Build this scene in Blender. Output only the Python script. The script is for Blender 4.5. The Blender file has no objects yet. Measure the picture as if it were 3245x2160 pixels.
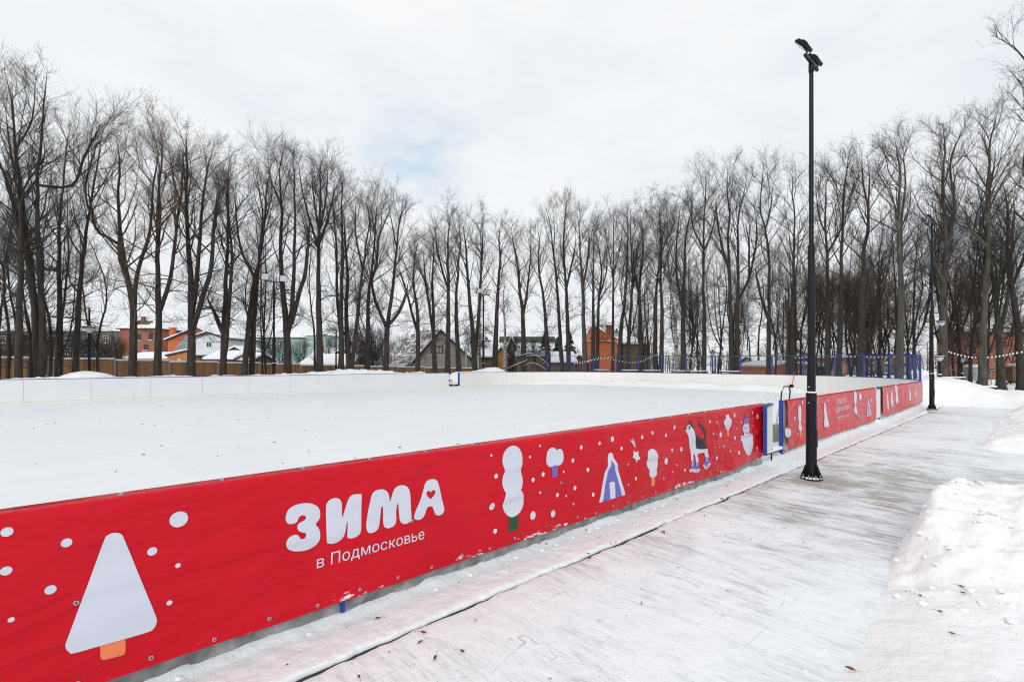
import bpy, bmesh, math, random
import numpy as np
from mathutils import Vector, Matrix, noise as mnoise
from mathutils.geometry import tessellate_polygon, delaunay_2d_cdt
random.seed(7)
RNG = np.random.default_rng(11)
SC = bpy.context.scene
COL = SC.collection
F, CX, HY, EYE = 1520.0, 1622.5, 1152.0, 1.75
ANG = math.radians(42.0)
S_, C_ = math.cos(ANG), math.sin(ANG)          # u axis = (S_, C_), n axis = (-C_, S_)

def RN(u, n, z=0.0):
    return Vector((S_*u - C_*n, C_*u + S_*n, z))
def toRN(x, y):
    return (S_*x + C_*y, -C_*x + S_*y)
def PX(px, py, d):                              # a point seen at px,py of the photo, d metres deep
    return Vector(((px-CX)/F*d, d, EYE-(py-HY)/F*d))
def u_on_n(px, n):
    r = (px-CX)/F
    return n*(C_ + r*S_)/(S_ - r*C_)
def n_on_u(px, u):
    r = (px-CX)/F
    return u*(S_ - r*C_)/(C_ + r*S_)
def d_on_n(px, n):
    u = u_on_n(px, n); return C_*u + S_*n
def d_on_u(px, u):
    n = n_on_u(px, u); return C_*u + S_*n
def ground_d(py, z=0.0):
    return (EYE-z)*F/(py-HY)
def sst(a, b, x):
    t = min(1.0, max(0.0, (x-a)/(b-a))); return t*t*(3-2*t)
def fbm(x, y, z=0.0, o=4):
    return mnoise.fractal(Vector((x, y, z)), 0.9, 2.1, o)

# ---------------------------------------------------------------- materials
def new_mat(name):
    m = bpy.data.materials.new(name); m.use_nodes = True
    nt = m.node_tree; b = nt.nodes['Principled BSDF']
    return m, nt, b
def mat(name, col, rough=0.6, metal=0.0, var=0.0, scale=8.0, bump=0.0, bscale=30.0, spec=None, stretch=None):
    m, nt, b = new_mat(name)
    b.inputs['Roughness'].default_value = rough
    b.inputs['Metallic'].default_value = metal
    if spec is not None: b.inputs['Specular IOR Level'].default_value = spec
    b.inputs['Base Color'].default_value = (*col, 1)
    if var or bump:
        tc = nt.nodes.new('ShaderNodeTexCoord'); src = tc.outputs['Object']
        if stretch:
            mp = nt.nodes.new('ShaderNodeMapping'); mp.inputs['Scale'].default_value = stretch
            nt.links.new(src, mp.inputs['Vector']); src = mp.outputs['Vector']
    if var:
        n = nt.nodes.new('ShaderNodeTexNoise'); n.inputs['Scale'].default_value = scale
        n.inputs['Detail'].default_value = 5
        nt.links.new(src, n.inputs['Vector'])
        r = nt.nodes.new('ShaderNodeValToRGB')
        r.color_ramp.elements[0].position = 0.3; r.color_ramp.elements[1].position = 0.7
        r.color_ramp.elements[0].color = (*[max(0, c*(1-var)) for c in col], 1)
        r.color_ramp.elements[1].color = (*[min(1, c*(1+var)) for c in col], 1)
        nt.links.new(n.outputs['Fac'], r.inputs['Fac'])
        nt.links.new(r.outputs['Color'], b.inputs['Base Color'])
    if bump:
        n2 = nt.nodes.new('ShaderNodeTexNoise'); n2.inputs['Scale'].default_value = bscale
        n2.inputs['Detail'].default_value = 4
        nt.links.new(src, n2.inputs['Vector'])
        bp = nt.nodes.new('ShaderNodeBump'); bp.inputs['Strength'].default_value = bump
        bp.inputs['Distance'].default_value = 0.02
        nt.links.new(n2.outputs['Fac'], bp.inputs['Height'])
        nt.links.new(bp.outputs['Normal'], b.inputs['Normal'])
    return m

class G:                                          # little node-graph helper
    def __init__(s, nt): s.nt = nt
    def n(s, typ, **kw):
        nd = s.nt.nodes.new(typ)
        for k, v in kw.items():
            if k.startswith('i_'):
                nd.inputs[k[2:].replace('_', ' ')].default_value = v
            else: setattr(nd, k, v)
        return nd
    def l(s, a, b): s.nt.links.new(a, b)
    def noise(s, vec, scale, detail=4, rough=0.55):
        nd = s.n('ShaderNodeTexNoise'); nd.inputs['Scale'].default_value = scale
        nd.inputs['Detail'].default_value = detail; nd.inputs['Roughness'].default_value = rough
        s.l(vec, nd.inputs['Vector']); return nd.outputs['Fac']
    def mapping(s, vec, scale=(1, 1, 1), loc=(0, 0, 0), rot=(0, 0, 0)):
        nd = s.n('ShaderNodeMapping'); nd.inputs['Scale'].default_value = scale
        nd.inputs['Location'].default_value = loc; nd.inputs['Rotation'].default_value = rot
        s.l(vec, nd.inputs['Vector']); return nd.outputs['Vector']
    def ramp(s, fac, stops):
        nd = s.n('ShaderNodeValToRGB'); cr = nd.color_ramp
        while len(cr.elements) < len(stops): cr.elements.new(0.5)
        for e, (p, c) in zip(cr.elements, stops):
            e.position = p; e.color = (c, c, c, 1) if not isinstance(c, tuple) else (*c, 1)
        s.l(fac, nd.inputs['Fac']); return nd.outputs['Color']
    def math(s, op, a, b=None, clamp=False):
        nd = s.n('ShaderNodeMath', operation=op); nd.use_clamp = clamp
        for i, v in enumerate((a, b)):
            if v is None: continue
            if isinstance(v, (int, float)): nd.inputs[i].default_value = v
            else: s.l(v, nd.inputs[i])
        return nd.outputs[0]
    def mix(s, fac, a, b):
        nd = s.n('ShaderNodeMix', data_type='RGBA')
        for i, v in ((0, fac), (6, a), (7, b)):
            if isinstance(v, (int, float)): nd.inputs[i].default_value = v
            elif isinstance(v, tuple): nd.inputs[i].default_value = (*v, 1)
            else: s.l(v, nd.inputs[i])
        return nd.outputs[2]
    def bump(s, h, strength, dist, normal=None):
        nd = s.n('ShaderNodeBump'); nd.inputs['Strength'].default_value = strength
        nd.inputs['Distance'].default_value = dist; s.l(h, nd.inputs['Height'])
        if normal is not None: s.l(normal, nd.inputs['Normal'])
        return nd.outputs['Normal']

M = {}
def snow_mat(name, col=(0.89, 0.90, 0.915), fine=0.35, coarse=0.5, dirt=0.0):
    m, nt, b = new_mat(name); g = G(nt)
    tc = g.n('ShaderNodeTexCoord').outputs['Object']
    n1 = g.noise(tc, 2.2, 5); n2 = g.noise(tc, 38, 4, 0.7); n3 = g.noise(tc, 9, 4)
    c = g.mix(g.ramp(n1, [(0.35, 0.0), (0.7, 1.0)]), tuple(x*0.965 for x in col), col)
    if dirt:
        d = g.noise(tc, 5.0, 6, 0.75)
        c = g.mix(g.math('MULTIPLY', g.ramp(d, [(0.56, 0.0), (0.72, 1.0)]), dirt), c, (0.55, 0.48, 0.42))
    g.l(c, b.inputs['Base Color'])
    b.inputs['Roughness'].default_value = 0.75
    b.inputs['Specular IOR Level'].default_value = 0.25
    nr = g.bump(n3, coarse, 0.03)
    nr = g.bump(n2, fine, 0.008, nr)
    g.l(nr, b.inputs['Normal'])
    return m
M['snow'] = snow_mat('snow')
M['bank'] = snow_mat('bank_snow', (0.90, 0.905, 0.91), 0.5, 0.8, 0.14)
M['verge'] = snow_mat('verge_snow', (0.86, 0.898, 0.915), 0.45, 0.7, 0.10)
M['roof_snow'] = mat('roof_snow', (0.84, 0.85, 0.88), 0.8, var=0.04, scale=0.7)
M['white_board'] = mat('white_board', (0.76, 0.77, 0.785), 0.45, var=0.035, scale=1.6, stretch=(1, 1, 0.5))
def board_mat(name, col):
    m, nt, b = new_mat(name); g = G(nt)
    tc = g.n('ShaderNodeTexCoord').outputs['Object']
    n1 = g.noise(g.mapping(tc, (1, 1, 0.5)), 1.6, 5)
    c = g.mix(g.ramp(n1, [(0.3, 0.0), (0.7, 1.0)]), tuple(x*0.95 for x in col), col)
    sc = g.noise(g.mapping(tc, (2.2, 2.2, 9), (0, 0, 0), (0, 0.6, 0)), 1.7, 6, 0.75)
    low = g.noise(tc, 0.6, 3)
    sc = g.math('MULTIPLY', g.ramp(sc, [(0.64, 0.0), (0.70, 1.0)]), g.ramp(low, [(0.45, 0.0), (0.7, 0.45)]))
    c = g.mix(sc, c, (0.30, 0.31, 0.33))
    sep = g.n('ShaderNodeSeparateXYZ'); g.l(tc, sep.inputs[0])
    spl = g.math('ADD', g.noise(tc, 4.0, 5, 0.7), g.math('MULTIPLY', sep.outputs[2], -0.7))
    c = g.mix(g.ramp(spl, [(0.40, 0.0), (0.60, 0.5)]), c, (0.85, 0.86, 0.88))
    g.l(c, b.inputs['Base Color']); b.inputs['Roughness'].default_value = 0.5
    return m
M['white_board'] = board_mat('white_board', (0.75, 0.76, 0.78))
M['cream_board'] = mat('cream_board', (0.765, 0.755, 0.735), 0.45, var=0.035, scale=1.6)
M['cream_board'] = board_mat('cream_board', (0.755, 0.745, 0.725))
M['blue'] = mat('blue_paint', (0.010, 0.045, 0.29), 0.4, var=0.15, scale=4)
M['yellow'] = mat('yellow_strip', (0.68, 0.58, 0.24), 0.5, var=0.2, scale=3)
M['black'] = mat('black_powder_coat', (0.010, 0.011, 0.014), 0.4, var=0.2, scale=6, bump=0.05, bscale=60, spec=0.16)
M['galv'] = mat('galvanised', (0.45, 0.46, 0.47), 0.45, 0.7)
M['dark'] = mat('dark_gap', (0.03, 0.032, 0.035), 0.8, var=0.4, scale=12)
M['ice_grey'] = mat('grey_ice', (0.24, 0.24, 0.245), 0.35, var=0.55, scale=9, bump=0.6, bscale=14)
M['lens'] = mat('lamp_lens', (0.72, 0.72, 0.7), 0.25)
M['bark'] = mat('bark', (0.032, 0.026, 0.021), 0.9, var=0.55, scale=3.5, bump=0.8, bscale=9, stretch=(1.6, 1.6, 0.5))
M['twig'] = mat('twig_bark', (0.036, 0.028, 0.022), 0.9, var=0.3, scale=0.6)
M['twig_brown'] = mat('twig_brown', (0.10, 0.068, 0.045), 0.9, var=0.4, scale=0.8)
M['birch'] = None
M['bark_grey'] = mat('bark_grey', (0.066, 0.060, 0.049), 0.9, var=0.5, scale=3.0, bump=0.8, bscale=9, stretch=(1.6, 1.6, 0.5))
M['needle'] = mat('fir_needle', (0.028, 0.04, 0.026), 0.85, var=0.4, scale=2.0)
M['leaf'] = mat('dry_leaf', (0.22, 0.085, 0.03), 0.7, var=0.5, scale=40)
M['speck'] = mat('dark_speck', (0.075, 0.05, 0.04), 0.8, var=0.4, scale=3)
M['plaster_white'] = mat('white_cladding', (0.62, 0.64, 0.68), 0.7, var=0.05, scale=1.0)
M['glass'] = mat('window_glass', (0.03, 0.035, 0.045), 0.12, var=0.3, scale=1)
M['glass_pale'] = mat('curtained_glass', (0.28, 0.32, 0.31), 0.2, var=0.3, scale=2)
M['frame_white'] = mat('white_frame', (0.72, 0.73, 0.74), 0.5)
M['frame_dark'] = mat('dark_frame', (0.035, 0.028, 0.024), 0.6)
M['lantern_glass'] = mat('lantern_glass', (0.62, 0.63, 0.64), 0.3)
M['bulb'] = mat('bulb_glass', (0.85, 0.85, 0.83), 0.25)
M['concrete'] = mat('concrete', (0.33, 0.33, 0.34), 0.85, var=0.2, scale=3)
M['red_rod'] = mat('red_rod', (0.5, 0.03, 0.025), 0.45)
M['beige_ply'] = mat('beige_plywood', (0.46, 0.42, 0.28), 0.6, var=0.2, scale=7)
M['bench_wood'] = mat('bench_wood', (0.11, 0.05, 0.035), 0.6, var=0.3, scale=6)
M['grey_wall'] = mat('grey_render', (0.2, 0.175, 0.155), 0.85, var=0.3, scale=0.5)
M['shed_wall'] = mat('weathered_shed', (0.14, 0.095, 0.065), 0.85, var=0.4, scale=1.5, stretch=(4, 4, 0.4))
M['orange_wall'] = mat('orange_render', (0.52, 0.135, 0.05), 0.8, var=0.12, scale=0.9)
M['red_wall'] = mat('dark_red_wall', (0.3, 0.06, 0.05), 0.8, var=0.15, scale=0.9)
M['orange_plank'] = mat('orange_plank', (0.46, 0.2, 0.065), 0.75, var=0.4, scale=1.8, stretch=(5, 5, 0.3))
M['teal_wall'] = mat('turquoise_render', (0.27, 0.50, 0.46), 0.85, var=0.12, scale=0.6)
M['pale_teal'] = mat('pale_green_render', (0.36, 0.5, 0.45), 0.85, var=0.1, scale=0.6)
M['red_roof'] = mat('red_roof', (0.42, 0.12, 0.1), 0.7, var=0.2, scale=1)
M['slate'] = mat('grey_slate', (0.22, 0.24, 0.26), 0.6, var=0.25, scale=1.2)
M['grey_box'] = mat('grey_plastic', (0.36, 0.37, 0.38), 0.6)

def brick_mat(name, c1, c2, mortar, sx, sy):
    m, nt, b = new_mat(name); g = G(nt)
    tc = g.n('ShaderNodeTexCoord').outputs['Object']
    sep = g.n('ShaderNodeSeparateXYZ'); g.l(tc, sep.inputs[0])
    cmb = g.n('ShaderNodeCombineXYZ')
    g.l(g.math('ADD', sep.outputs[0], sep.outputs[1]), cmb.inputs[0]); g.l(sep.outputs[2], cmb.inputs[1])
    br = g.n('ShaderNodeTexBrick'); g.l(cmb.outputs[0], br.inputs['Vector'])
    br.inputs['Scale'].default_value = 1.0; br.inputs['Brick Width'].default_value = sx
    br.inputs['Row Height'].default_value = sy; br.inputs['Mortar Size'].default_value = 0.012
    br.inputs['Color1'].default_value = (*c1, 1); br.inputs['Color2'].default_value = (*c2, 1)
    br.inputs['Mortar'].default_value = (*mortar, 1)
    nz = g.noise(tc, 1.2, 4)
    c = g.mix(g.ramp(nz, [(0.35, 0.0), (0.7, 0.35)]), br.outputs['Color'], tuple(x*0.55 for x in c1))
    g.l(c, b.inputs['Base Color']); b.inputs['Roughness'].default_value = 0.85
    return m
M['brick'] = brick_mat('red_brick', (0.36, 0.105, 0.05), (0.28, 0.08, 0.045), (0.25, 0.16, 0.12), 0.27, 0.085)
M['stone'] = brick_mat('grey_stone_cladding', (0.36, 0.33, 0.28), (0.28, 0.255, 0.215), (0.13, 0.12, 0.105), 0.75, 0.24)
def birch_mat():
    m, nt, b = new_mat('birch_bark'); g = G(nt)
    tc = g.n('ShaderNodeTexCoord').outputs['Object']
    n = g.noise(g.mapping(tc, (1.5, 1.5, 6)), 1.6, 4, 0.7)
    g.l(g.ramp(n, [(0.42, (0.035, 0.03, 0.028)), (0.52, (0.48, 0.46, 0.43))]), b.inputs['Base Color'])
    b.inputs['Roughness'].default_value = 0.8
    return m
M['birch'] = birch_mat()
def tile_roof_mat():                               # brown sheet roof with snow left in streaks down the ribs
    m, nt, b = new_mat('brown_tile_roof_with_snow'); g = G(nt)
    tc = g.n('ShaderNodeTexCoord').outputs['Object']
    n = g.noise(g.mapping(tc, (0.5, 2.2, 1.2)), 1.5, 5, 0.7)
    n2 = g.noise(g.mapping(tc, (0.2, 0.2, 4.0)), 1.3, 3, 0.6)
    s = g.math('ADD', g.math('MULTIPLY', n, 0.6), g.math('MULTIPLY', n2, 0.4))
    c = g.mix(g.ramp(s, [(0.5, 0.0), (0.535, 1.0)]), (0.105, 0.075, 0.07), (0.8, 0.81, 0.84))
    g.l(c, b.inputs['Base Color']); b.inputs['Roughness'].default_value = 0.6
    return m
M['tile_roof'] = tile_roof_mat()
def fence_mat():
    m, nt, b = new_mat('fence_planks'); g = G(nt)
    tc = g.n('ShaderNodeTexCoord').outputs['Object']
    sep = g.n('ShaderNodeSeparateXYZ'); g.l(tc, sep.inputs[0])
    idx = g.math('FLOOR', g.math('MULTIPLY', sep.outputs[0], 7.0))
    wn = g.n('ShaderNodeTexWhiteNoise', noise_dimensions='1D'); g.l(idx, wn.inputs['W'])
    c = g.ramp(wn.outputs['Value'], [(0.0, (0.19, 0.095, 0.04)), (0.35, (0.29, 0.155, 0.07)), (0.7, (0.36, 0.2, 0.095)), (1.0, (0.24, 0.115, 0.05))])
    fr = g.math('FRACT', g.math('MULTIPLY', sep.outputs[0], 7.0))
    c = g.mix(g.ramp(fr, [(0.0, 1.0), (0.06, 0.0)]), c, (0.05, 0.025, 0.012))
    nz = g.noise(g.mapping(tc, (9, 1, 0.8)), 3, 4)
    c = g.mix(g.ramp(nz, [(0.4, 0.0), (0.75, 0.5)]), c, (0.16, 0.085, 0.045))
    g.l(c, b.inputs['Base Color']); b.inputs['Roughness'].default_value = 0.75
    return m
M['fence'] = fence_mat()

def banner_mat():
    m, nt, b = new_mat('red_banner_vinyl'); g = G(nt)
    tc = g.n('ShaderNodeTexCoord').outputs['Object']
    sep = g.n('ShaderNodeSeparateXYZ'); g.l(tc, sep.inputs[0])
    nz = g.noise(tc, 1.1, 4)
    c = g.mix(g.ramp(nz, [(0.3, 0.0), (0.75, 1.0)]), (0.52, 0.003, 0.012), (0.60, 0.005, 0.018))
    # crust of snow frozen on along the lower hem
    n1 = g.noise(g.mapping(tc, (9, 9, 22)), 1.6, 6, 0.7)
    n2 = g.noise(g.mapping(tc, (1.1, 1.1, 0.2)), 1.5, 3)
    low = g.math('MULTIPLY', g.math('SUBTRACT', 0.215, sep.outputs[2]), 3.4)
    low2 = g.math('MULTIPLY', g.math('SUBTRACT', sep.outputs[2], 0.165), -9.0, True)
    k = g.math('ADD', g.math('ADD', n1, low), g.math('MULTIPLY', g.math('SUBTRACT', n2, 0.5), 0.85))
    k = g.math('SUBTRACT', k, g.math('MULTIPLY', low2, 0.5))
    snow = g.ramp(k, [(0.775, 0.0), (0.81, 1.0)])
    gate = g.ramp(sep.outputs[2], [(0.222, 1.0), (0.236, 0.0)])
    snow = g.math('MULTIPLY', snow, gate)
    c = g.mix(snow, c, (0.78, 0.76, 0.78))
    g.l(c, b.inputs['Base Color'])
    rr = g.math('ADD', 0.24, g.math('MULTIPLY', snow, 0.4))
    g.l(rr, b.inputs['Roughness'])
    b.inputs['Specular IOR Level'].default_value = 0.19
    weave = g.noise(tc, 160, 2)
    wv = g.n('ShaderNodeTexNoise'); wv.inputs['Scale'].default_value = 0.9; wv.inputs['Detail'].default_value = 3; g.l(tc, wv.inputs['Vector'])
    wm = g.n('ShaderNodeVectorMath', operation='MULTIPLY_ADD'); g.l(wv.outputs['Color'], wm.inputs[0]); wm.inputs[1].default_value = (0.9, 0.0, 0.6); g.l(tc, wm.inputs[2])
    cr1 = g.noise(g.mapping(wm.outputs[0], (0.9, 1, 3.4), (0, 0, 0), (0, 0.35, 0)), 1.5, 4, 0.5)
    crease = g.math('ABSOLUTE', g.math('SUBTRACT', cr1, 0.5))
    nr = g.bump(g.math('MULTIPLY', g.math('MINIMUM', crease, 0.11), -1.0), 0.55, 0.11)
    nr = g.bump(g.noise(g.mapping(tc, (1.2, 1, 4.0)), 1.3, 3), 0.7, 0.05, nr)
    nr = g.bump(snow, 0.5, 0.012, nr)
    nr = g.bump(weave, 0.12, 0.002, nr)
    g.l(nr, b.inputs['Normal'])
    return m
M['banner'] = banner_mat()
def print_mat(name, col): return mat(name, col, 0.28, var=0.02, scale=3, spec=0.2)
M['p_white'] = print_mat('print_white', (0.60, 0.625, 0.72))
M['p_orange'] = print_mat('print_orange', (0.80, 0.22, 0.09))
M['p_green'] = print_mat('print_green', (0.035, 0.075, 0.035))
M['p_purple'] = print_mat('print_purple', (0.14, 0.14, 0.47))
M['p_black'] = print_mat('print_black', (0.028, 0.028, 0.032))

def path_mat():
    m, nt, b = new_mat('swept_paving'); g = G(nt)
    tc = g.n('ShaderNodeTexCoord').outputs['Object']
    sep = g.n('ShaderNodeSeparateXYZ'); g.l(tc, sep.inputs[0])
    wob = g.n('ShaderNodeTexNoise'); wob.inputs['Scale'].default_value = 0.7
    g.l(tc, wob.inputs['Vector'])
    add = g.n('ShaderNodeVectorMath', operation='MULTIPLY_ADD')
    g.l(wob.outputs['Color'], add.inputs[0]); add.inputs[1].default_value = (0.16, 0.16, 0); g.l(tc, add.inputs[2])
    v = add.outputs[0]
    st1 = g.noise(g.mapping(v, (7.0, 1.1, 1)), 1.6, 9, 0.72)
    st2 = g.noise(g.mapping(v, (24.0, 2.6, 1)), 1.5, 7, 0.7)
    st4 = g.noise(g.mapping(v, (60.0, 4.5, 1), (7, 2, 0)), 1.5, 5, 0.7)
    st3 = g.noise(g.mapping(v, (2.2, 0.5, 1), (3, 5, 0)), 1.4, 5, 0.6)
    broad = g.math('ADD', g.math('MULTIPLY', g.noise(tc, 0.55, 4, 0.6), 0.55), g.math('MULTIPLY', g.noise(tc, 2.4, 6, 0.65), 0.45))
    # the snow is worn thinnest across the walk about ten metres on
    worn = g.math('SUBTRACT', 1.0, g.math('MULTIPLY', g.math('ABSOLUTE', g.math('SUBTRACT', sep.outputs[0], 8.6)), 0.22), True)
    worn = g.math('MULTIPLY', worn, 0.10)
    foot = g.n('ShaderNodeVectorMath', operation='DISTANCE'); g.l(tc, foot.inputs[0]); foot.inputs[1].default_value = (8.2, 2.25, 0)
    worn = g.math('ADD', worn, g.math('MULTIPLY', g.math('SUBTRACT', 1.0, g.math('MULTIPLY', foot.outputs['Value'], 1.5), True), 0.15))
    s = g.math('ADD', g.math('MULTIPLY', st1, 0.5), g.math('MULTIPLY', st2, 0.3))
    s = g.math('ADD', s, g.math('MULTIPLY', st3, 0.2))
    s = g.math('ADD', s, g.math('ADD', g.math('MULTIPLY', g.math('SUBTRACT', broad, 0.5), 0.62), worn))
    nearer = g.ramp(g.math('MULTIPLY', sep.outputs[0], 0.1), [(0.2, 0.022), (0.62, 0.0)])
    s = g.math('SUBTRACT', s, nearer)
    grey = g.ramp(s, [(0.47, 0.0), (0.62, 0.9)])
    bare = g.ramp(s, [(0.575, 0.0), (0.66, 0.85)])
    fine = g.math('MULTIPLY', g.ramp(g.math('ADD', g.math('MULTIPLY', st4, 0.62), g.math('MULTIPLY', s, 0.45)), [(0.565, 0.0), (0.66, 1.0)]), 0.75)
    tone = g.noise(tc, 3.0, 3)
    tile = g.mix(tone, (0.33, 0.30, 0.30), (0.40, 0.32, 0.24))
    c = g.mix(grey, (0.868, 0.898, 0.915), (0.61, 0.635, 0.655))
    c = g.mix(fine, c, (0.43, 0.43, 0.445))
    c = g.mix(bare, c, tile)
    # faint joints of the slabs
    br = g.n('ShaderNodeTexBrick', offset=0.5); g.l(tc, br.inputs['Vector'])
    br.inputs['Scale'].default_value = 1.0; br.inputs['Brick Width'].default_value = 0.62
    br.inputs['Row Height'].default_value = 0.31; br.inputs['Mortar Size'].default_value = 0.006
    br.inputs['Mortar Smooth'].default_value = 0.6
    jn = g.math('MULTIPLY', br.outputs['Fac'], g.ramp(g.noise(tc, 1.3, 4), [(0.44, 0.0), (0.62, 0.42)]))
    c = g.mix(jn, c, (0.52, 0.53, 0.55))
    # scuffs from boots: short dark scratches in any direction
    vo = g.n('ShaderNodeTexVoronoi', feature='DISTANCE_TO_EDGE'); vo.inputs['Scale'].default_value = 2.1
    wv = g.n('ShaderNodeVectorMath', operation='MULTIPLY_ADD')
    wn2 = g.n('ShaderNodeTexNoise'); wn2.inputs['Scale'].default_value = 3.0; g.l(tc, wn2.inputs['Vector'])
    g.l(wn2.outputs['Color'], wv.inputs[0]); wv.inputs[1].default_value = (0.5, 0.5, 0); g.l(tc, wv.inputs[2])
    g.l(wv.outputs[0], vo.inputs['Vector'])
    sc = g.ramp(vo.outputs['Distance'], [(0.0, 1.0), (0.009, 0.0)])
    sc = g.math('MULTIPLY', sc, g.ramp(g.noise(tc, 2.6, 3), [(0.53, 0.0), (0.64, 0.8)]))
    c = g.mix(sc, c, (0.36, 0.36, 0.37))
    g.l(c, b.inputs['Base Color'])
    b.inputs['Roughness'].default_value = 0.6
    b.inputs['Specular IOR Level'].default_value = 0.3
    h = g.math('SUBTRACT', g.math('ADD', g.math('MULTIPLY', g.noise(tc, 14, 5, 0.6), 0.5), g.math('MULTIPLY', g.noise(tc, 4.5, 4, 0.55), 1.1)), g.math('MULTIPLY', s, 1.6))
    nr = g.bump(h, 0.6, 0.02)
    g.l(nr, b.inputs['Normal'])
    return m
M['path'] = path_mat()
def ice_mat():
    m, nt, b = new_mat('snowy_ice'); g = G(nt)
    tc = g.n('ShaderNodeTexCoord').outputs['Object']
    a = g.noise(g.mapping(tc, (0.9, 3.2, 1)), 0.6, 6, 0.6)
    bb = g.noise(tc, 0.35, 4)
    k = g.math('ADD', g.math('MULTIPLY', a, 0.6), g.math('MULTIPLY', bb, 0.4))
    c = g.mix(g.ramp(k, [(0.38, 0.0), (0.64, 1.0)]), (0.80, 0.82, 0.84), (0.85, 0.86, 0.875))
    sk = g.noise(g.mapping(tc, (0.8, 14, 1), (0, 0, 0), (0, 0, 0.5)), 0.9, 6, 0.7)
    c = g.mix(g.ramp(sk, [(0.56, 0.0), (0.68, 0.6)]), c, (0.66, 0.695, 0.74))
    g.l(c, b.inputs['Base Color']); b.inputs['Roughness'].default_value = 0.55
    b.inputs['Specular IOR Level'].default_value = 0.3
    g.l(g.bump(g.noise(tc, 6, 5), 0.35, 0.015), b.inputs['Normal'])
    return m
M['ice'] = ice_mat()

# ---------------------------------------------------------------- objects
def tag(o, label=None, cat=None, group=None, kind=None):
    if label: o['label'] = label
    if cat: o['category'] = cat
    if group: o['group'] = group
    if kind: o['kind'] = kind
    return o
def link(o, parent=None):
    COL.objects.link(o)
    if parent is not None: o.parent = parent
    return o
def empty(name, label, cat, loc=(0, 0, 0), rotz=0.0, group=None):
    o = bpy.data.objects.new(name, None); o.empty_display_size = 0.2
    o.location = loc; o.rotation_euler = (0, 0, rotz)
    link(o); return tag(o, label, cat, group)

class MB:
    def __init__(s): s.v = []; s.f = []; s.m = []
    def poly(s, pts, mi=0):
        i = len(s.v); s.v += [tuple(p) for p in pts]; s.f.append(tuple(range(i, i+len(pts)))); s.m.append(mi)
    def prism(s, pts, vec, mi=0):                  # a planar outline pushed along vec
        vec = Vector(vec); k = len(pts); i = len(s.v)
        s.v += [tuple(p) for p in pts] + [tuple(Vector(p)+vec) for p in pts]
        s.f.append(tuple(range(i+k-1, i-1, -1))); s.f.append(tuple(range(i+k, i+2*k))); s.m += [mi, mi]
        for j in range(k):
            s.f.append((i+j, i+(j+1) % k, i+k+(j+1) % k, i+k+j)); s.m.append(mi)
    def box(s, x0, x1, y0, y1, z0, z1, mi=0):
        s.prism([(x0, y0, z0), (x1, y0, z0), (x1, y1, z0), (x0, y1, z0)], (0, 0, z1-z0), mi)
    def obox(s, c, ax, ay, az, mi=0):              # box from centre and three half vectors
        c, ax, ay, az = map(Vector, (c, ax, ay, az))
        s.prism([c-ax-ay-az, c+ax-ay-az, c+ax+ay-az, c-ax+ay-az], 2*az, mi)
    def tube(s, pts, rad, sides=8, mi=0, cap=True):
        pts = [Vector(p) for p in pts]; k = len(pts)
        if not hasattr(rad, '__len__'): rad = [rad]*k
        i0 = len(s.v)
        for a in range(k):
            t = (pts[min(a+1, k-1)]-pts[max(a-1, 0)]).normalized()
            ref = Vector((0, 0, 1)) if abs(t.z) < 0.9 else Vector((1, 0, 0))
            e1 = t.cross(ref).normalized(); e2 = t.cross(e1)
            for q in range(sides):
                w = 2*math.pi*q/sides
                s.v.append(tuple(pts[a]+rad[a]*(math.cos(w)*e1+math.sin(w)*e2)))
        for a in range(k-1):
            for q in range(sides):
                p = i0+a*sides; r = (q+1) % sides
                s.f.append((p+q, p+r, p+sides+r, p+sides+q)); s.m.append(mi)
        if cap:
            s.f.append(tuple(i0+q for q in range(sides-1, -1, -1))); s.m.append(mi)
            s.f.append(tuple(i0+(k-1)*sides+q for q in range(sides))); s.m.append(mi)
    def mesh(s, name, mats):
        me = bpy.data.meshes.new(name); me.from_pydata(s.v, [], s.f)
        for m_ in (mats if isinstance(mats, (list, tuple)) else [mats]): me.materials.append(m_)
        me.polygons.foreach_set('material_index', s.m); me.update()
        bm = bmesh.new(); bm.from_mesh(me); bmesh.ops.recalc_face_normals(bm, faces=bm.faces); bm.to_mesh(me); bm.free()
        return me
    def build(s, name, mats, parent=None, rotz=None, smooth=False, loc=None, bevel=0.0):
        me = s.mesh(name, mats)
        if smooth: me.polygons.foreach_set('use_smooth', [True]*len(me.polygons))
        o = bpy.data.objects.new(name, me); link(o, parent)
        if rotz is not None: o.rotation_euler = (0, 0, rotz)
        if loc is not None: o.location = loc
        if bevel:
            md = o.modifiers.new('bevel', 'BEVEL'); md.width = bevel; md.segments = 2; md.limit_method = 'ANGLE'
        return o
def grid_obj(name, us, ns, hf, m, rotz=ANG, parent=None, smooth=True):
    us = np.asarray(us); ns = np.asarray(ns)
    V = np.empty((len(us), len(ns), 3))
    for i, u in enumerate(us):
        for j, n in enumerate(ns): 
            r = hf(float(u), float(n))
            V[i, j] = r if isinstance(r, tuple) else (u, n, r)
    a, b = len(us), len(ns)
    idx = np.arange(a*b).reshape(a, b)
    q = np.stack([idx[:-1, :-1], idx[1:, :-1], idx[1:, 1:], idx[:-1, 1:]], -1).reshape(-1, 4)
    me = np_mesh(name, V.reshape(-1, 3), q, m, smooth)
    o = bpy.data.objects.new(name, me); o.rotation_euler = (0, 0, rotz)
    return link(o, parent)
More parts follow.
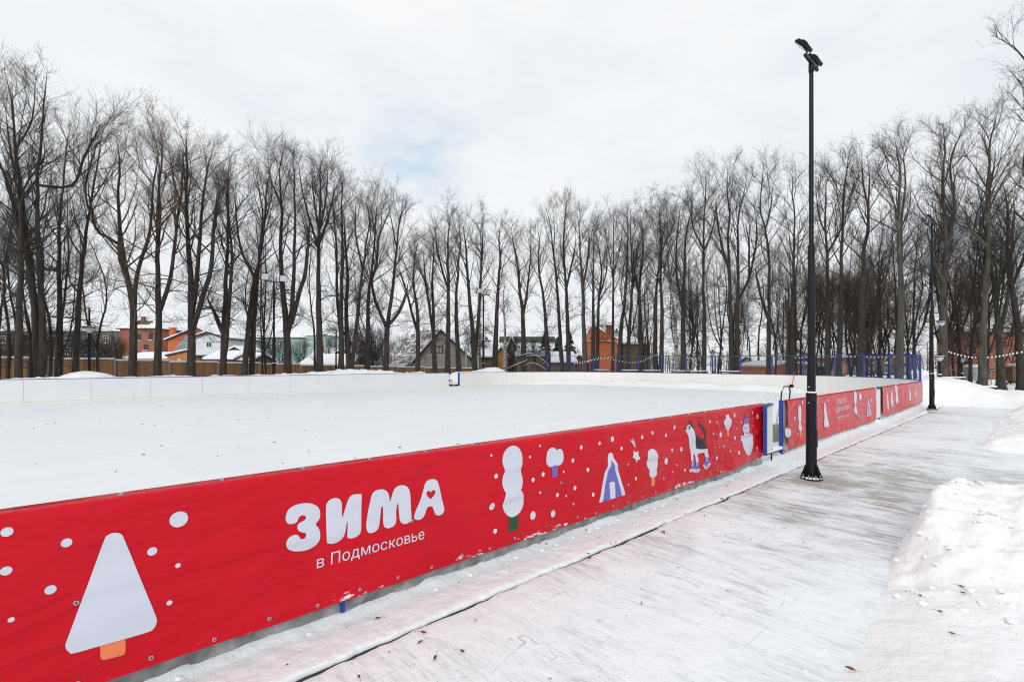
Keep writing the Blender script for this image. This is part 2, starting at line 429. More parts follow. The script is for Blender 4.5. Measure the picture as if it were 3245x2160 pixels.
def np_mesh(name, V, Q, mats, smooth=False, mi=None):
    me = bpy.data.meshes.new(name)
    V = np.ascontiguousarray(V, dtype=np.float32); Q = np.ascontiguousarray(Q, dtype=np.int32)
    k = Q.shape[1]
    me.vertices.add(len(V)); me.vertices.foreach_set('co', V.ravel())
    me.loops.add(Q.size); me.loops.foreach_set('vertex_index', Q.ravel())
    me.polygons.add(len(Q)); me.polygons.foreach_set('loop_start', np.arange(0, Q.size, k, dtype=np.int32))
    for m_ in (mats if isinstance(mats, (list, tuple)) else [mats]): me.materials.append(m_)
    if mi is not None: me.polygons.foreach_set('material_index', mi)
    if smooth: me.polygons.foreach_set('use_smooth', np.ones(len(Q), dtype=bool))
    me.update(calc_edges=True); me.validate()
    return me
def copy_tree(o, parent=None):
    c = o.copy(); COL.objects.link(c)
    if parent is not None: c.parent = parent
    for ch in list(o.children): copy_tree(ch, c)
    return c
CLOUD_LO, CLOUD_HI = (8.4, 8.75, 9.2), (9.35, 9.5, 9.65)
# ================================================================ the setting
NB, FB, EU, CU, CR = 3.24, 31.0, 33.5, 24.0, 9.5      # near boards, far boards, end boards, corner start and radius
def ground_h(u, n):
    r = math.hypot(u, n)
    return -0.09 - 0.9*sst(36.5, 47, n) - 0.25*sst(60, 400, r)
ax = [-900, -500, -250, -120, -60, -30] + list(np.arange(-20, 62, 2.0)) + [66, 74, 84, 96, 112, 135, 170, 230, 330, 500, 800, 1200]
ay = [-900, -500, -250, -120, -60, -30] + list(np.arange(-24, 62, 2.0)) + [66, 74, 84, 96, 112, 135, 170, 230, 330, 500, 800, 1200]
gr = grid_obj('ground', ax, ay, lambda u, n: ground_h(u, n) + (0.05*fbm(u*0.2, n*0.2) if n > 34 or u > 36 else 0), M['snow'])
tag(gr, kind='structure')

def arc(c, r, a0, a1, k=18):
    return [(c[0]+r*math.sin(a0+(a1-a0)*i/k), c[1]-r*math.cos(a0+(a1-a0)*i/k)) for i in range(k+1)]
NEARC, FARC = (CU, NB+CR), (CU, FB-CR)
rink_line = [(-40, NB), (CU, NB)] + arc(NEARC, CR, 0, math.pi/2, 24)[1:] + arc(FARC, CR, math.pi/2, math.pi, 24) + [(-40, FB)]
mb = MB(); mb.poly([(u, n, 0.0) for u, n in rink_line])
ice = mb.build('ice', M['ice'], rotz=ANG); tag(ice, kind='structure')

# the walk, the strip of snow beside the boards and the gap of dark kerb between them
def lip(u): return 2.80 + 0.020*fbm(u*1.7, 3.1) + 0.010*fbm(u*9.0, 7.7)
def path_edge(u):
    g = 0.020 + 0.028*fbm(u*0.8, 11.3) + 0.016*fbm(u*5, 2.2)
    g = max(-0.004, g) if u > 4.0 else max(-0.004, g*0.95 + 0.002)
    return lip(u) - max(0.0, g)
us = np.concatenate([np.arange(-2.0, 9.0, 0.03), np.arange(9.0, 27.0, 0.08)])
def path_h(u, n, k):
    return 0.006*fbm(u*2.2, n*2.2) + 0.004*fbm(u*9, n*3)
nsp = list(np.linspace(-9, 1.2, 40)) + list(np.arange(1.24, 2.70, 0.04))
def pathv(u, t):
    n = -9 + (path_edge(u)+9)*t
    z = path_h(u, n, 0)
    if t > 0.999: z -= 0.012
    return (u, n, z)
ts = np.concatenate([np.linspace(0, 0.86, 30), np.linspace(0.862, 0.9975, 40), [1.0]])
pth = grid_obj('path', us, ts, pathv, M['path']); tag(pth, kind='structure')
usf = np.concatenate([np.arange(26.92, 60, 0.5)])
mb = MB(); mb.box(-4, 33, 2.60, 3.30, -0.06, -0.022); kerb = mb.build('kerb', M['dark'], rotz=ANG); tag(kerb, kind='structure')
def verge_h(u, n, t):
    base = 0.012 + 0.010*fbm(u*0.7, 5.5) + 0.008*fbm(u*3, n*3)
    rise = sst(8.6, 11.0, u)
    base += 0.10*rise*sst(0.35, 1.0, t) + 0.07*sst(18, 24, u)
    base += (0.052 + 0.06*max(0, fbm(u*1.3, 9.1)))*sst(0.66, 0.95, t)
    if t <= 0.0: base = -0.02
    elif t < 0.06: base *= 0.55 + 7*t
    return base
tv = [0.0, 0.012, 0.035, 0.06, 0.1, 0.15] + list(np.linspace(0.2, 1.0, 17))
def vergev(u, t):
    n0 = lip(u) + (0.006 if t == 0 else 0); n1 = 3.34
    n = n0 + (n1-n0)*t
    z = verge_h(u, n, t) + 0.006*fbm(u*14, n*14)*(t > 0.02)
    return (u, n, z)
vg = grid_obj('snow_verge', us, tv, vergev, M['verge']); tag(vg, kind='structure')

# heaps of ploughed snow, built as terrain
def bank(name, u0, u1, n0, n1, res, hf, m=None):
    us_ = np.arange(u0, u1+res*0.5, res); ns_ = np.arange(n0, n1+res*0.5, res)
    o = grid_obj(name, us_, ns_, hf, m or M['bank']); return tag(o, kind='structure')
def clods(u, n, a=1.0):
    k = 0.055*fbm(u*1.6, n*1.6, 2.0, 3) + 0.022*fbm(u*5, n*5, 4.0, 3) + 0.009*fbm(u*16, n*16, 1.0, 2)
    d = mnoise.voronoi(Vector((u*3.1, n*3.1, 0)))[0][0]
    return a*(k + 0.05*max(0, 0.32-d))
def h_front(u, n):
    edge = 0.93 + 0.05*fbm(u*1.1, 1.0) + 0.02*fbm(u*5, 2.0)
    up = sst(edge, edge-0.80+0.56*sst(4.2, 5.8, u), n)
    end = sst(7.66 + 0.12*fbm(n*2, 3) - 0.30*sst(0.4, 0.95, n), 7.1, u)
    lump = 0.12 + 0.36*sst(4.0, 6.3, u) + 0.06*sst(0.3, -1.2, n)
    h = up*end*lump
    k = min(1.0, h/0.06)
    return -0.03 + 0.05*k**0.6 + h + clods(u, n, 0.4 + 1.6*sst(3.8, 5.5, u))*k
bank('snow_bank', -1.0, 8.0, -4.0, 1.05, 0.035, h_front)
def h_mid(u, n):
    edge = 1.02 + 0.1*fbm(u*0.8, 4) + 0.03*fbm(u*4, 2)
    k = sst(edge, edge-0.9, n)*sst(13.4, 14.6, u)*sst(27.5, 24, u)
    return -0.03 + 0.05*min(1, k*8) + k*(0.34+0.16*fbm(u*0.5, n*0.5)) + clods(u, n, 1.5)*min(1, k*4)
bank('snow_bank', 13.2, 27.5, -5.0, 1.3, 0.07, h_mid)
def h_back(u, n):
    front = 26.8 + 0.35*fbm(n*0.7, 8.0) - 0.9*sst(2.0, 3.4, n)
    crest = 0.50 + 0.62*sst(1.3, 3.2, n) + 0.16*fbm(n*0.45, 3.0)
    k = sst(front, front+2.0, u)*sst(36, 31.5, u)*sst(6.0, 3.6, n)
    return -0.08 + 0.1*min(1, k*8) + k*crest + clods(u, n, 1.2)*min(1, k*3)
bank('snow_bank', 24.8, 36, -22, 6.0, 0.14, h_back)
# snow thrown over the far boards
GA, GB = 21.35, 22.25                                   # the far gate
def far_crest(u):
    px = CX + F*(S_*u - C_*33.0)/(C_*u + S_*33.0)
    c = 1.10 + 0.10*fbm(u*0.45, 2.0) + 0.05*fbm(u*1.9, 4.0)
    c += 0.34*math.exp(-((px-275)/75)**2) + 0.30*math.exp(-((px-1130)/120)**2) + 0.10*math.exp(-((px-1000)/60)**2)
    c += 0.36*math.exp(-((px-1570)/60)**2) + 0.30*math.exp(-((px-1690)/28)**2)
    if u > GB: c = min(c, 0.95 + 0.6*sst(GB+0.6, GB+2.6, u))
    return c
def h_far(u, n):
    k = sst(31.15, 32.5, n)*sst(36.0, 33.3, n)
    gap = 1 - sst(GA-1.2, GA-0.3, u)*sst(GB+1.2, GB+0.3, u)*0.68
    end = sst(29.8, 27.6, u)
    kk = (0.55 + 0.45*k) if n < 33 else k
    return -0.08 + far_crest(u)*kk*gap*end + clods(u, n, 1.7)*min(1, kk*2)*end
bank('snow_bank', -18, 30.0, 31.09, 36.0, 0.15, h_far)
# scrapings along the inside of the end boards
def h_in(u, n):
    if n < FARC[1] and n > NEARC[1]: lim = EU
    elif n >= FARC[1]: lim = CU + math.sqrt(max(0, CR**2-(n-FARC[1])**2))
    else: lim = CU + math.sqrt(max(0, CR**2-(NEARC[1]-n)**2))
    dd = lim - u
    k = sst(1.9 + 0.5*fbm(n*0.6, 1), 0.1, dd)*sst(9.0, 11.0, n)*sst(30.2, 28.6, n)
    return -0.04 + 0.05*min(1, k*6) + k*(0.30+0.14*fbm(n*0.5, 7)) + clods(u, n, 0.8)*min(1, k*3) if dd > 0.03 else -0.04
bank('snow_bank', 27.0, 33.6, 8.6, 30.4, 0.13, h_in)

# ================================================================ boards round the rink
def ribbon(mb, pts, th, z0, z1, mi=0):
    """a thin upright slab that follows a line of (u, n) points"""
    k = len(pts); L, R = [], []
    for i in range(k):
        a = Vector((*pts[max(i-1, 0)], 0))
        b = Vector((*pts[min(i+1, k-1)], 0)); t = (b-a).normalized(); nn = Vector((-t.y, t.x, 0))
        p = Vector((*pts[i], 0)); L.append(p+nn*th/2); R.append(p-nn*th/2)
    i0 = len(mb.v)
    for i in range(k):
        for q, z in ((L[i], z0), (L[i], z1), (R[i], z1), (R[i], z0)): mb.v.append((q.x, q.y, z))
    for i in range(k-1):
        for j in range(4):
            a = i0+i*4+j; b = i0+i*4+(j+1) % 4
            mb.f.append((a, b, b+4, a+4)); mb.m.append(mi)
    mb.f.append((i0, i0+1, i0+2, i0+3)); mb.f.append(tuple(i0+(k-1)*4+j for j in (3, 2, 1, 0))); mb.m += [mi, mi]
def resample(pts, step):
    P = [Vector((*p, 0)) for p in pts]; out = [P[0].copy()]; acc = 0
    for a, b in zip(P[:-1], P[1:]):
        L = (b-a).length; t = step-acc
        while t <= L + 1e-9:
            out.append(a.lerp(b, t/L)); t += step
        acc = (acc + L) % step
    if (out[-1]-P[-1]).length > 0.05: out.append(P[-1].copy())
    return [(p.x, p.y) for p in out]
def cut_line(pts, lengths_step, gap):
    """split a fine polyline into panels of given length with a small joint between them"""
    fine = resample(pts, 0.1); segs = []; k = int(lengths_step/0.1)
    for i in range(0, len(fine)-1, k):
        sg = fine[i:i+k+1]
        if len(sg) < 2: continue
        a, b = Vector(sg[0]), Vector(sg[-1])
        sg = list(sg); sg[0] = tuple(a + (Vector(sg[1])-a).normalized()*gap/2); sg[-1] = tuple(b + (Vector(sg[-2])-b).normalized()*gap/2)
        segs.append(sg)
    return segs
def boards(label, pts, z0, z1, m, cap=True, kick=True, step=2.4, posts=None, backing=True):
    root = empty('rink_boards', label, 'rink boards', (0, 0, 0), ANG, 'boards around the ice rink')
    for sg in cut_line(pts, step, 0.010):
        q = MB(); ribbon(q, sg, 0.05, z0, z1); q.build('panel', m, root)
    if backing:
        q = MB(); 
        off = resample(pts, 0.4)
        ribbon(q, off, 0.02, z0+0.02, z1-0.02); q.build('backing', M['slate'], root)
    if cap:
        q = MB(); ribbon(q, resample(pts, 0.25), 0.075, z1+0.002, z1+0.026); q.build('cap_rail', M['blue'], root)
    if kick:
        q = MB(); ribbon(q, resample(pts, 0.25), 0.062, z0+0.005, z0+0.036); q.build('kick_strip', M['yellow'], root)
    for p in (posts or []):
        q = MB(); q.box(p-0.022, p+0.03, pts[0][1]-0.035, pts[0][1]+0.028, 0.0, z1+0.03); q.build('end_post', M['blue'], root)
    return root
boards('white boards along the far side left of the gate gap', [(-18, FB), (GA, FB)], -0.01, 1.03, M['white_board'])
arcF = arc(FARC, CR, math.pi/2, math.pi, 24); arcN = arc(NEARC, CR, 0, math.pi/2, 24)
endline = [(GB+0.05, FB), (CU, FB)] + arcF[::-1][1:] + arcN[::-1]
th0 = math.radians(10)
endline = [(GB+0.05, FB)] + arcF[::-1] + arcN[::-1][:-3]
boards('white boards curving around the far end of the rink below the net', endline, -0.01, 1.03, M['cream_board'])
q = MB(); q.box(GB-0.03, GB+0.05, FB-0.05, FB+0.1, -0.02, 1.06)
tag(q.build('gate_post', M['blue'], rotz=ANG), 'blue post standing at the gap in the far boards', 'post')
U1, U2, U3 = (-3.0, 8.72), (9.66, 16.72), (17.42, 24.6)
def near_boards(label, ua, ub, posts, extra=None):
    pts = [(ua, NB+0.03), (ub, NB+0.03)] + (extra or [])
    return boards(label, pts, 0.13, 1.045, M['white_board'], cap=False, kick=False, posts=posts)
near_boards('near boards behind the banner with the big white lettering', U1[0], U1[1], [])
near_boards('near boards behind the middle red banner beside the lamp mast', U2[0], U2[1], [U2[0]-0.02, U2[1]+0.06])
near_boards('near boards behind the farthest red banner', U3[0], U3[1], [U3[0]-0.06])
# foundation of frozen slush under the near boards
for (ua, ub) in (U1, U2, U3):
    def fh(u, t):
        z = -0.05 + 0.205*t
        n = 3.245 + 0.012*fbm(u*5, t*2) - 0.03*(1-t)*abs(fbm(u*3, 4.4)) - 0.02*max(0, fbm(u*9, t*4))
        return (u, n, z)
    o = grid_obj('frozen_footing', np.arange(ua, ub, 0.05), np.linspace(0, 1, 6), fh, M['ice_grey'])
    tag(o, kind='structure')
q = MB(); q.box(1.325, 1.35, 3.21, 3.235, 0.05, 0.15)
tag(q.build('board_foot', M['blue'], rotz=ANG), 'dark blue steel foot under the near boards below the lettering', 'foot')

# open gate leaf, sill and the closed gate farther on
root = empty('gate_leaf', 'open gate leaf with white face and blue edges by the lamp mast', 'gate', (0, 0, 0), ANG)
a, b = Vector((8.42, 3.065)), Vector((9.02, 3.19)); t = (b-a).normalized(); nn = Vector((-t.y, t.x))
def leafbox(name, s0, s1, o0, o1, z0, z1, m):
    q = MB(); P = [a+t*s0+nn*o0, a+t*s1+nn*o0, a+t*s1+nn*o1, a+t*s0+nn*o1]
    q.prism([(p.x, p.y, z0) for p in P], (0, 0, z1-z0)); return q.build(name, m, root)
Lf = (b-a).length
leafbox('panel', 0.006, Lf-0.006, 0.0, 0.045, 0.27, 1.03, M['white_board'])
leafbox('edge_post', -0.05, 0.004, -0.004, 0.05, 0.24, 1.05, M['blue'])
leafbox('edge_post', Lf-0.004, Lf+0.008, 0.002, 0.05, 0.24, 1.03, M['blue'])
leafbox('top_rail', 0.006, Lf-0.006, -0.012, 0.07, 1.032, 1.06, M['blue'])
root = empty('gate_sill', 'snowy steel sill across the open gate', 'sill', (0, 0, 0), ANG)
q = MB(); q.box(8.80, 9.58, 3.22, 3.34, 0.19, 0.235); q.build('beam', M['snow'], root)
q = MB(); q.box(8.80, 9.58, 3.225, 3.33, 0.165, 0.188); q.box(9.10, 9.118, 3.23, 3.25, -0.03, 0.165); q.build('bracket', M['black'], root)
root = empty('gate_leaf', 'closed white gate between the two farther red banners', 'gate', (0, 0, 0), ANG)
q = MB(); q.box(16.83, 17.30, 3.20, 3.26, 0.20, 1.03); q.build('panel', M['white_board'], root)
q = MB(); q.tube([(16.75, 3.17, 1.045), (17.05, 3.15, 1.03), (17.4, 3.17, 1.055)], 0.012, 6); q.build('latch_bar', M['black'], root)

# ---- nets on blue posts round the far end
net = empty('safety_net', 'blue posts with fine net standing on the far end boards', 'net', (0, 0, 0), ANG)
FA = [(FARC[0]+CR*math.sin(w), FARC[1]+CR*math.cos(w)) for w in np.linspace(math.radians(39.5), math.pi/2, 12)]
NA = [(NEARC[0]+CR*math.sin(w), NEARC[1]-CR*math.cos(w)) for w in np.linspace(math.pi/2, math.radians(10.5), 16)]
netline = resample(FA + NA, 0.1)
def net_top(i):
    t = i/(len(netline)-1); return 2.48 - 0.36*t
step = 20
ids = list(range(0, len(netline), step))
if len(netline)-1-ids[-1] > 6: ids.append(len(netline)-1)
for i in ids:
    u, n = netline[i]; zt = net_top(i)
    q = MB(); q.box(u-0.032, u+0.032, n-0.032, n+0.032, 1.03, zt); q.build('post', M['blue'], net)
for i in (ids[7], ids[-2]):
    u, n = netline[min(i+1, len(netline)-1)]; q = MB(); q.box(u+0.0, u+0.06, n-0.16, n-0.10, 1.03, net_top(i)); q.build('post', M['blue'], net)
q = MB(); q.tube([(u, n, net_top(i)-0.01) for i, (u, n) in list(enumerate(netline))[::4]], 0.024, 5); q.build('top_rail', M['blue'], net)
M['netting'] = mat('netting', (0.05, 0.06, 0.14), 0.7)
V = []; Q = []
def wire(p, q_, r):
    p, q_ = Vector(p), Vector(q_); t = (q_-p).normalized(); ref = Vector((0.31, 0.52, 0.8)); e1 = t.cross(ref).normalized()*r; e2 = t.cross(e1).normalized()*r
    i = len(V)
    for a_ in (p, q_):
        for w in (0, 2.094, 4.188): V.append(tuple(a_ + math.cos(w)*e1 + math.sin(w)*e2))
    for j in range(3): Q.append((i+j, i+(j+1) % 3, i+3+(j+1) % 3, i+3+j))
for i in range(len(netline)-1):
    (u0, n0), (u1, n1) = netline[i], netline[i+1]; z1 = net_top(i)-0.02
    for k in range(1):
        um, nm = u0+(u1-u0)*k, n0+(n1-n0)*k
        wire((um, nm, 1.05), (um, nm, z1), 0.0021)
        um, nm = (u0+u1)/2, (n0+n1)/2
        wire((um, nm, 1.05), (um, nm, z1), 0.0021)
    for z in np.arange(1.08, z1, 0.055): wire((u0, n0, z), (u1, n1, z), 0.0018)
o = bpy.data.objects.new('netting', np_mesh('netting', np.array(V), np.array(Q), M['netting'])); link(o, net)
# ================================================================ printed banners
BN = 3.185                                       # the plane the vinyl hangs in
def UZ(px, py):
    u = u_on_n(px, BN); d = C_*u + S_*BN
    return u, EYE-(py-HY)/F*d, d
def smooth_loop(pts, k=5):
    P = [Vector(p) for p in pts]; out = []; N = len(P)
    for i in range(N):
        p0, p1, p2, p3 = P[i-1], P[i], P[(i+1) % N], P[(i+2) % N]
        for j in range(k):
            t = j/k
            out.append(0.5*((2*p1)+(p2-p0)*t+(2*p0-5*p1+4*p2-p3)*t*t+(3*p1-p0-3*p2+p3)*t**3))
    return out
STEP = 0.025
class Banner:
    def __init__(s, u0, u1, zb, wf, zbot=None):
        s.u0, s.u1, s.wf, s.V, s.Fc, s.mi = u0, u1, wf, [], [], []
        us = np.unique(np.concatenate([[u0, u1], np.arange(math.ceil(u0/STEP)*STEP, u1, STEP)]))
        us = us[np.concatenate([[True], np.diff(us) > 1e-4])]
        zs = [z for z in np.arange(math.ceil(zb/STEP)*STEP, 1.045, STEP)]
        rows = []
        for u in us:
            zl = zbot(u) if zbot else zb
            row = [(u, BN - wf(u, zl), zl)]
            for z in zs:
                zz = max(z, zl+0.001*(z-zb)); row.append((u, BN - wf(u, zz), zz))
            row += [(u, BN-0.002, 1.048), (u, BN+0.012, 1.062), (u, BN+0.11, 1.066), (u, BN+0.125, 1.03)]
            rows.append(row)
        k = len(rows[0])
        for r in rows: s.V += r
        for i in range(len(rows)-1):
            for j in range(k-1):
                a = i*k+j; s.Fc.append((a, a+1, a+k+1, a+k)); s.mi.append(0)
    def fill(s, loops, mi, off=0.0025, cut=True):
        """loops in (u, z); the first is the outline, others are holes"""
        flat = [Vector((p[0], p[1], 0)) for lp in loops for p in lp]
        tris = tessellate_polygon([[Vector((p[0], p[1], 0)) for p in lp] for lp in loops])
        bm = bmesh.new(); vs = [bm.verts.new(p) for p in flat]
        for t in tris:
            try: bm.faces.new([vs[i] for i in t])
            except ValueError: pass
        s._add(bm, mi, off, cut)
    def _add(s, bm, mi, off, cut=True):
        if cut == 'split':
            for _ in range(4):
                bmesh.ops.triangulate(bm, faces=bm.faces[:])
                lg = [e for e in bm.edges if e.calc_length() > 0.03]
                if not lg: break
                bmesh.ops.subdivide_edges(bm, edges=lg, cuts=1)
            bmesh.ops.triangulate(bm, faces=bm.faces[:])
        elif cut and bm.verts:
            xs = [v.co.x for v in bm.verts]; ys = [v.co.y for v in bm.verts]
            for ax, lo, hi in ((Vector((1, 0, 0)), min(xs), max(xs)), (Vector((0, 1, 0)), min(ys), max(ys))):
                g = math.ceil(lo/STEP)*STEP
                while g < hi:
                    bmesh.ops.bisect_plane(bm, geom=bm.verts[:]+bm.edges[:]+bm.faces[:], plane_co=ax*g, plane_no=ax, dist=1e-6); g += STEP
        bm.verts.index_update(); i0 = len(s.V)
        for v in bm.verts: s.V.append((v.co.x, BN - s.wf(v.co.x, v.co.y) - off, v.co.y))
        for f in bm.faces:
            s.Fc.append(tuple(i0+v.index for v in f.verts)); s.mi.append(mi)
        bm.free()
    def art(s, crop, outline, mi, holes=(), smooth=True, off=0.0025, k=5):
        ox, oy, sc = crop; loops = []
        for lp in (outline, *holes):
            pp = [UZ(ox+x*sc, oy+y*sc)[:2] for x, y in lp]
            pp = [(p.x, p.y) for p in smooth_loop(pp, k)] if smooth else pp
            loops.append(pp)
        s.fill(loops, mi, off)
    def dots(s, crop, lst, mi=1, off=0.0025, squash=1.0):
        ox, oy, sc = crop
        for x, y, rx, ry in lst:
            u, z, d = UZ(ox+x*sc, oy+y*sc); r = ry*sc*d/F
            if u < s.u0 + 0.02 or u > s.u1-0.02: continue
            k = 20
            s.fill([[(u+r*squash*math.cos(2*math.pi*i/k), z+r*math.sin(2*math.pi*i/k)) for i in range(k)]], mi, off, cut=r > 0.03)
    def text(s, body, u0, u1, zbase, mi=1, off=0.0045, weight=0.0, zh=None):
        cu = bpy.data.curves.new('lettering', 'FONT'); cu.body = body; cu.size = 1.0; cu.offset = weight; cu.resolution_u = 4
        o = bpy.data.objects.new('lettering', cu); COL.objects.link(o)
        cu.fill_mode = 'NONE'
        dg = bpy.context.evaluated_depsgraph_get(); me = o.evaluated_get(dg).to_mesh()
        co_ = [(v.co.x, v.co.y) for v in me.vertices]; nb = {}
        for e in me.edges:
            p, q_ = e.vertices; nb.setdefault(p, []).append(q_); nb.setdefault(q_, []).append(p)
        o.evaluated_get(dg).to_mesh_clear(); bpy.data.objects.remove(o); bpy.data.curves.remove(cu)
        seen, loops = set(), []
        for st in nb:                              # walk the outline rings
            if st in seen: continue
            ring, cur = [], st
            while cur is not None and cur not in seen:
                seen.add(cur); ring.append(co_[cur]); cur = next((k for k in nb[cur] if k not in seen), None)
            cl = [ring[0]]
            for p in ring[1:]:
                if math.hypot(p[0]-cl[-1][0], p[1]-cl[-1][1]) > 1e-4: cl.append(p)
            if len(cl) > 2: loops.append(cl)
        if not loops: return
        def winding(x, y):
            wn = 0
            for lp in loops:
                for (x1, y1), (x2, y2) in zip(lp, lp[1:]+lp[:1]):
                    if (y1 > y) != (y2 > y) and x < (x2-x1)*(y-y1)/(y2-y1)+x1: wn += 1 if y2 > y1 else -1
            return wn
        xs = [p[0] for lp in loops for p in lp]; x0, x1 = min(xs), max(xs); sc = (u1-u0)/(x1-x0); sz = zh or sc
        flat, eds = [], []
        for lp in loops:
            k0 = len(flat); flat += [Vector(p) for p in lp]; eds += [(k0+i, k0+(i+1) % len(lp)) for i in range(len(lp))]
        cv, _, cf, *_r = delaunay_2d_cdt(flat, eds, [], 0, 1e-6)
        bm = bmesh.new(); vs = [bm.verts.new((u0+(p[0]-x0)*sc, zbase+p[1]*sz, 0)) for p in cv]
        for f in cf:                               # glyph strokes overlap, so fill by winding number
            cx_ = sum(cv[i][0] for i in f)/len(f); cy_ = sum(cv[i][1] for i in f)/len(f)
            if winding(cx_, cy_) != 0:
                try: bm.faces.new([vs[i] for i in f])
                except ValueError: pass
        s._add(bm, mi, off, 'split')
    def build(s, label):
        me = bpy.data.meshes.new('banner'); me.from_pydata(s.V, [], s.Fc)
        for k in ('banner', 'p_white', 'p_orange', 'p_green', 'p_purple', 'p_black'): me.materials.append(M[k])
        me.polygons.foreach_set('material_index', s.mi)
        me.polygons.foreach_set('use_smooth', [True]*len(me.polygons)); me.update()
        o = bpy.data.objects.new('banner', me); o.rotation_euler = (0, 0, ANG); link(o)
        return tag(o, label, 'banner', 'red printed banners on the near boards')
    def eyelets(s, root, lst):
        for u, z in lst:
            q = MB(); k = 12; w = s.wf(u, z)+0.004
            ring = [[(u+r*math.cos(2*math.pi*i/k), BN-w-h, z+r*math.sin(2*math.pi*i/k)) for i in range(k)] for r, h in ((0.012, 0.0), (0.010, 0.003), (0.0055, 0.003))]
            for a_, b_ in zip(ring[:-1], ring[1:]):
                for i in range(k): q.poly([a_[i], a_[(i+1) % k], b_[(i+1) % k], b_[i]], 0)
            q.poly([(x, y+0.002, z_) for x, y, z_ in ring[2]], 1)
            q.build('eyelet', [M['galv'], M['dark']], root)

def ridge(u, z, k): return 1-abs(mnoise.noise(Vector((u, z, k)))*2.0)
def w1(u, z):
    w = 0.010 + 0.010*fbm(u*0.7, z*1.8, 1) + 0.0035*fbm(u*2.6, z*4, 2) + 0.014*max(0, ridge(u*0.9+z*0.7, z*2.4, 9)-0.62) + 0.009*sst(2, 5, u)*max(0, ridge(u*0.55-z*0.9, z*3.0, 21)-0.66)
    zc = 0.60 + 0.045*math.sin(u*1.55+0.9)
    w += (0.012+0.003*sst(1.5, 4, u))*math.exp(-((z-zc)/(0.03 if z < zc else 0.06))**2)*sst(0.05, 0.5, fbm(u*0.9, 3.0)+0.35) - 0.003*math.exp(-((z-zc+0.07)/0.05)**2)
    k = sst(5.6, 8.2, u)
    if k > 0:
        dx, dz = 9.1-u, 1.12-z; an = math.atan2(dz, dx); rr = math.hypot(dx, dz)
        w += k*0.013*min(1, rr)*max(0, math.sin(an*15+1.5*fbm(u, z, 5)))**2*sst(1.05, 0.85, z)
        w += k*0.006*max(0, ridge(u*7, z*1.1, 3)-0.5)*sst(0.75, 0.3, z)
    return max(0.001, w)
def w23(u, z):
    e = sst(1.04, 0.9, z)
    w = 0.006 + 0.010*e*(0.5+0.5*fbm(u*0.9, z*1.6, 4)) + 0.018*e*max(0, ridge(u*1.3+z*0.8, z*3.2-u*0.15, 6)-0.55)
    w += 0.008*e*max(0, ridge(u*5, z*1.2, 2)-0.55)*sst(0.75, 0.25, z)
    zc = 0.56 + 0.05*math.sin(u*2.1)
    w += 0.016*math.exp(-((z-zc)/0.04)**2)*sst(-0.1, 0.5, fbm(u*0.8, 6.0))
    return max(0.001, w)
def w3(u, z):
    e = sst(1.04, 0.85, z)
    return w23(u, z)*0.8 + 0.018*e*max(0, ridge(u*2.6, z*0.5, 12)-0.4)

# ---------------------------------------------------------------- the first banner
b1 = Banner(-2.6, 8.74, 0.145, w1, lambda u: 0.145 + 0.006*fbm(u*3, 2) + 0.05*sst(7.2, 8.7, u) + 0.02*sst(7.5, 8.7, u)*fbm(u*6, 1))
A = (0, 1550, 800/2056.0); B = (800, 1450, 700/1996.0); Cc = (1450, 1350, 600/2091.0); D = (2000, 1250, 500/2240.0)
b1.art(A, [(850, 400), (870, 372), (905, 352), (945, 348), (980, 355), (1003, 378), (1012, 402), (1098, 610), (1184, 820), (1268, 1025), (1275, 1072), (1262, 1110), (1235, 1140), (1190, 1158), (1000, 1212), (800, 1266), (600, 1320), (562, 1310), (538, 1282), (534, 1250), (545, 1218), (640, 965), (745, 685)], 1, k=4)
b1.art(A, [(816, 1264), (918, 1237), (1020, 1210), (1021, 1260), (1020, 1310), (1010, 1332), (990, 1342), (918, 1360), (845, 1378), (824, 1370), (816, 1350), (816, 1306)], 2, smooth=False)
b1.dots(A, [(60, 338, 47, 37), (543, 425, 43, 35), (54, 651, 48, 36), (413, 807, 44, 36), (93, 1053, 28, 21), (1238, 498, 39, 33), (1455, 239, 70, 63), (1445, 609, 20, 19), (1378, 917, 20, 20)])
b1.dots((0, 0, 1), [(-60, 1700, 12, 12), (-120, 1900, 16, 16), (-200, 1800, 9, 9), (-90, 2060, 14, 14)])
b1.art(B, [(293, 545), (300, 500), (325, 455), (370, 425), (430, 407), (490, 402), (540, 412), (580, 435), (600, 470), (604, 515), (595, 550), (566, 592), (590, 630), (602, 670), (598, 725), (575, 770), (535, 803), (480, 828), (420, 838), (360, 835), (315, 815), (295, 780), (300, 740), (325, 708), (360, 690), (385, 685), (405, 693), (420, 715), (440, 725), (463, 715), (476, 690), (468, 672), (450, 668), (425, 660), (405, 645), (400, 615), (408, 590), (430, 575), (455, 562), (472, 548), (476, 530), (465, 516), (445, 513), (420, 525), (405, 550), (395, 573), (370, 588), (335, 592), (308, 582)], 1, k=4)
b1.art(B, [(655, 440), (665, 400), (695, 370), (735, 357), (770, 362), (790, 385), (797, 420), (798, 470), (798, 518), (807, 520), (832, 435), (852, 375), (880, 335), (920, 322), (965, 321), (974, 330), (973, 490), (972, 640), (955, 685), (920, 712), (880, 722), (852, 715), (847, 690), (849, 630), (850, 578), (843, 577), (830, 650), (815, 700), (785, 740), (735, 765), (685, 768), (662, 745), (658, 600)], 1, k=4)
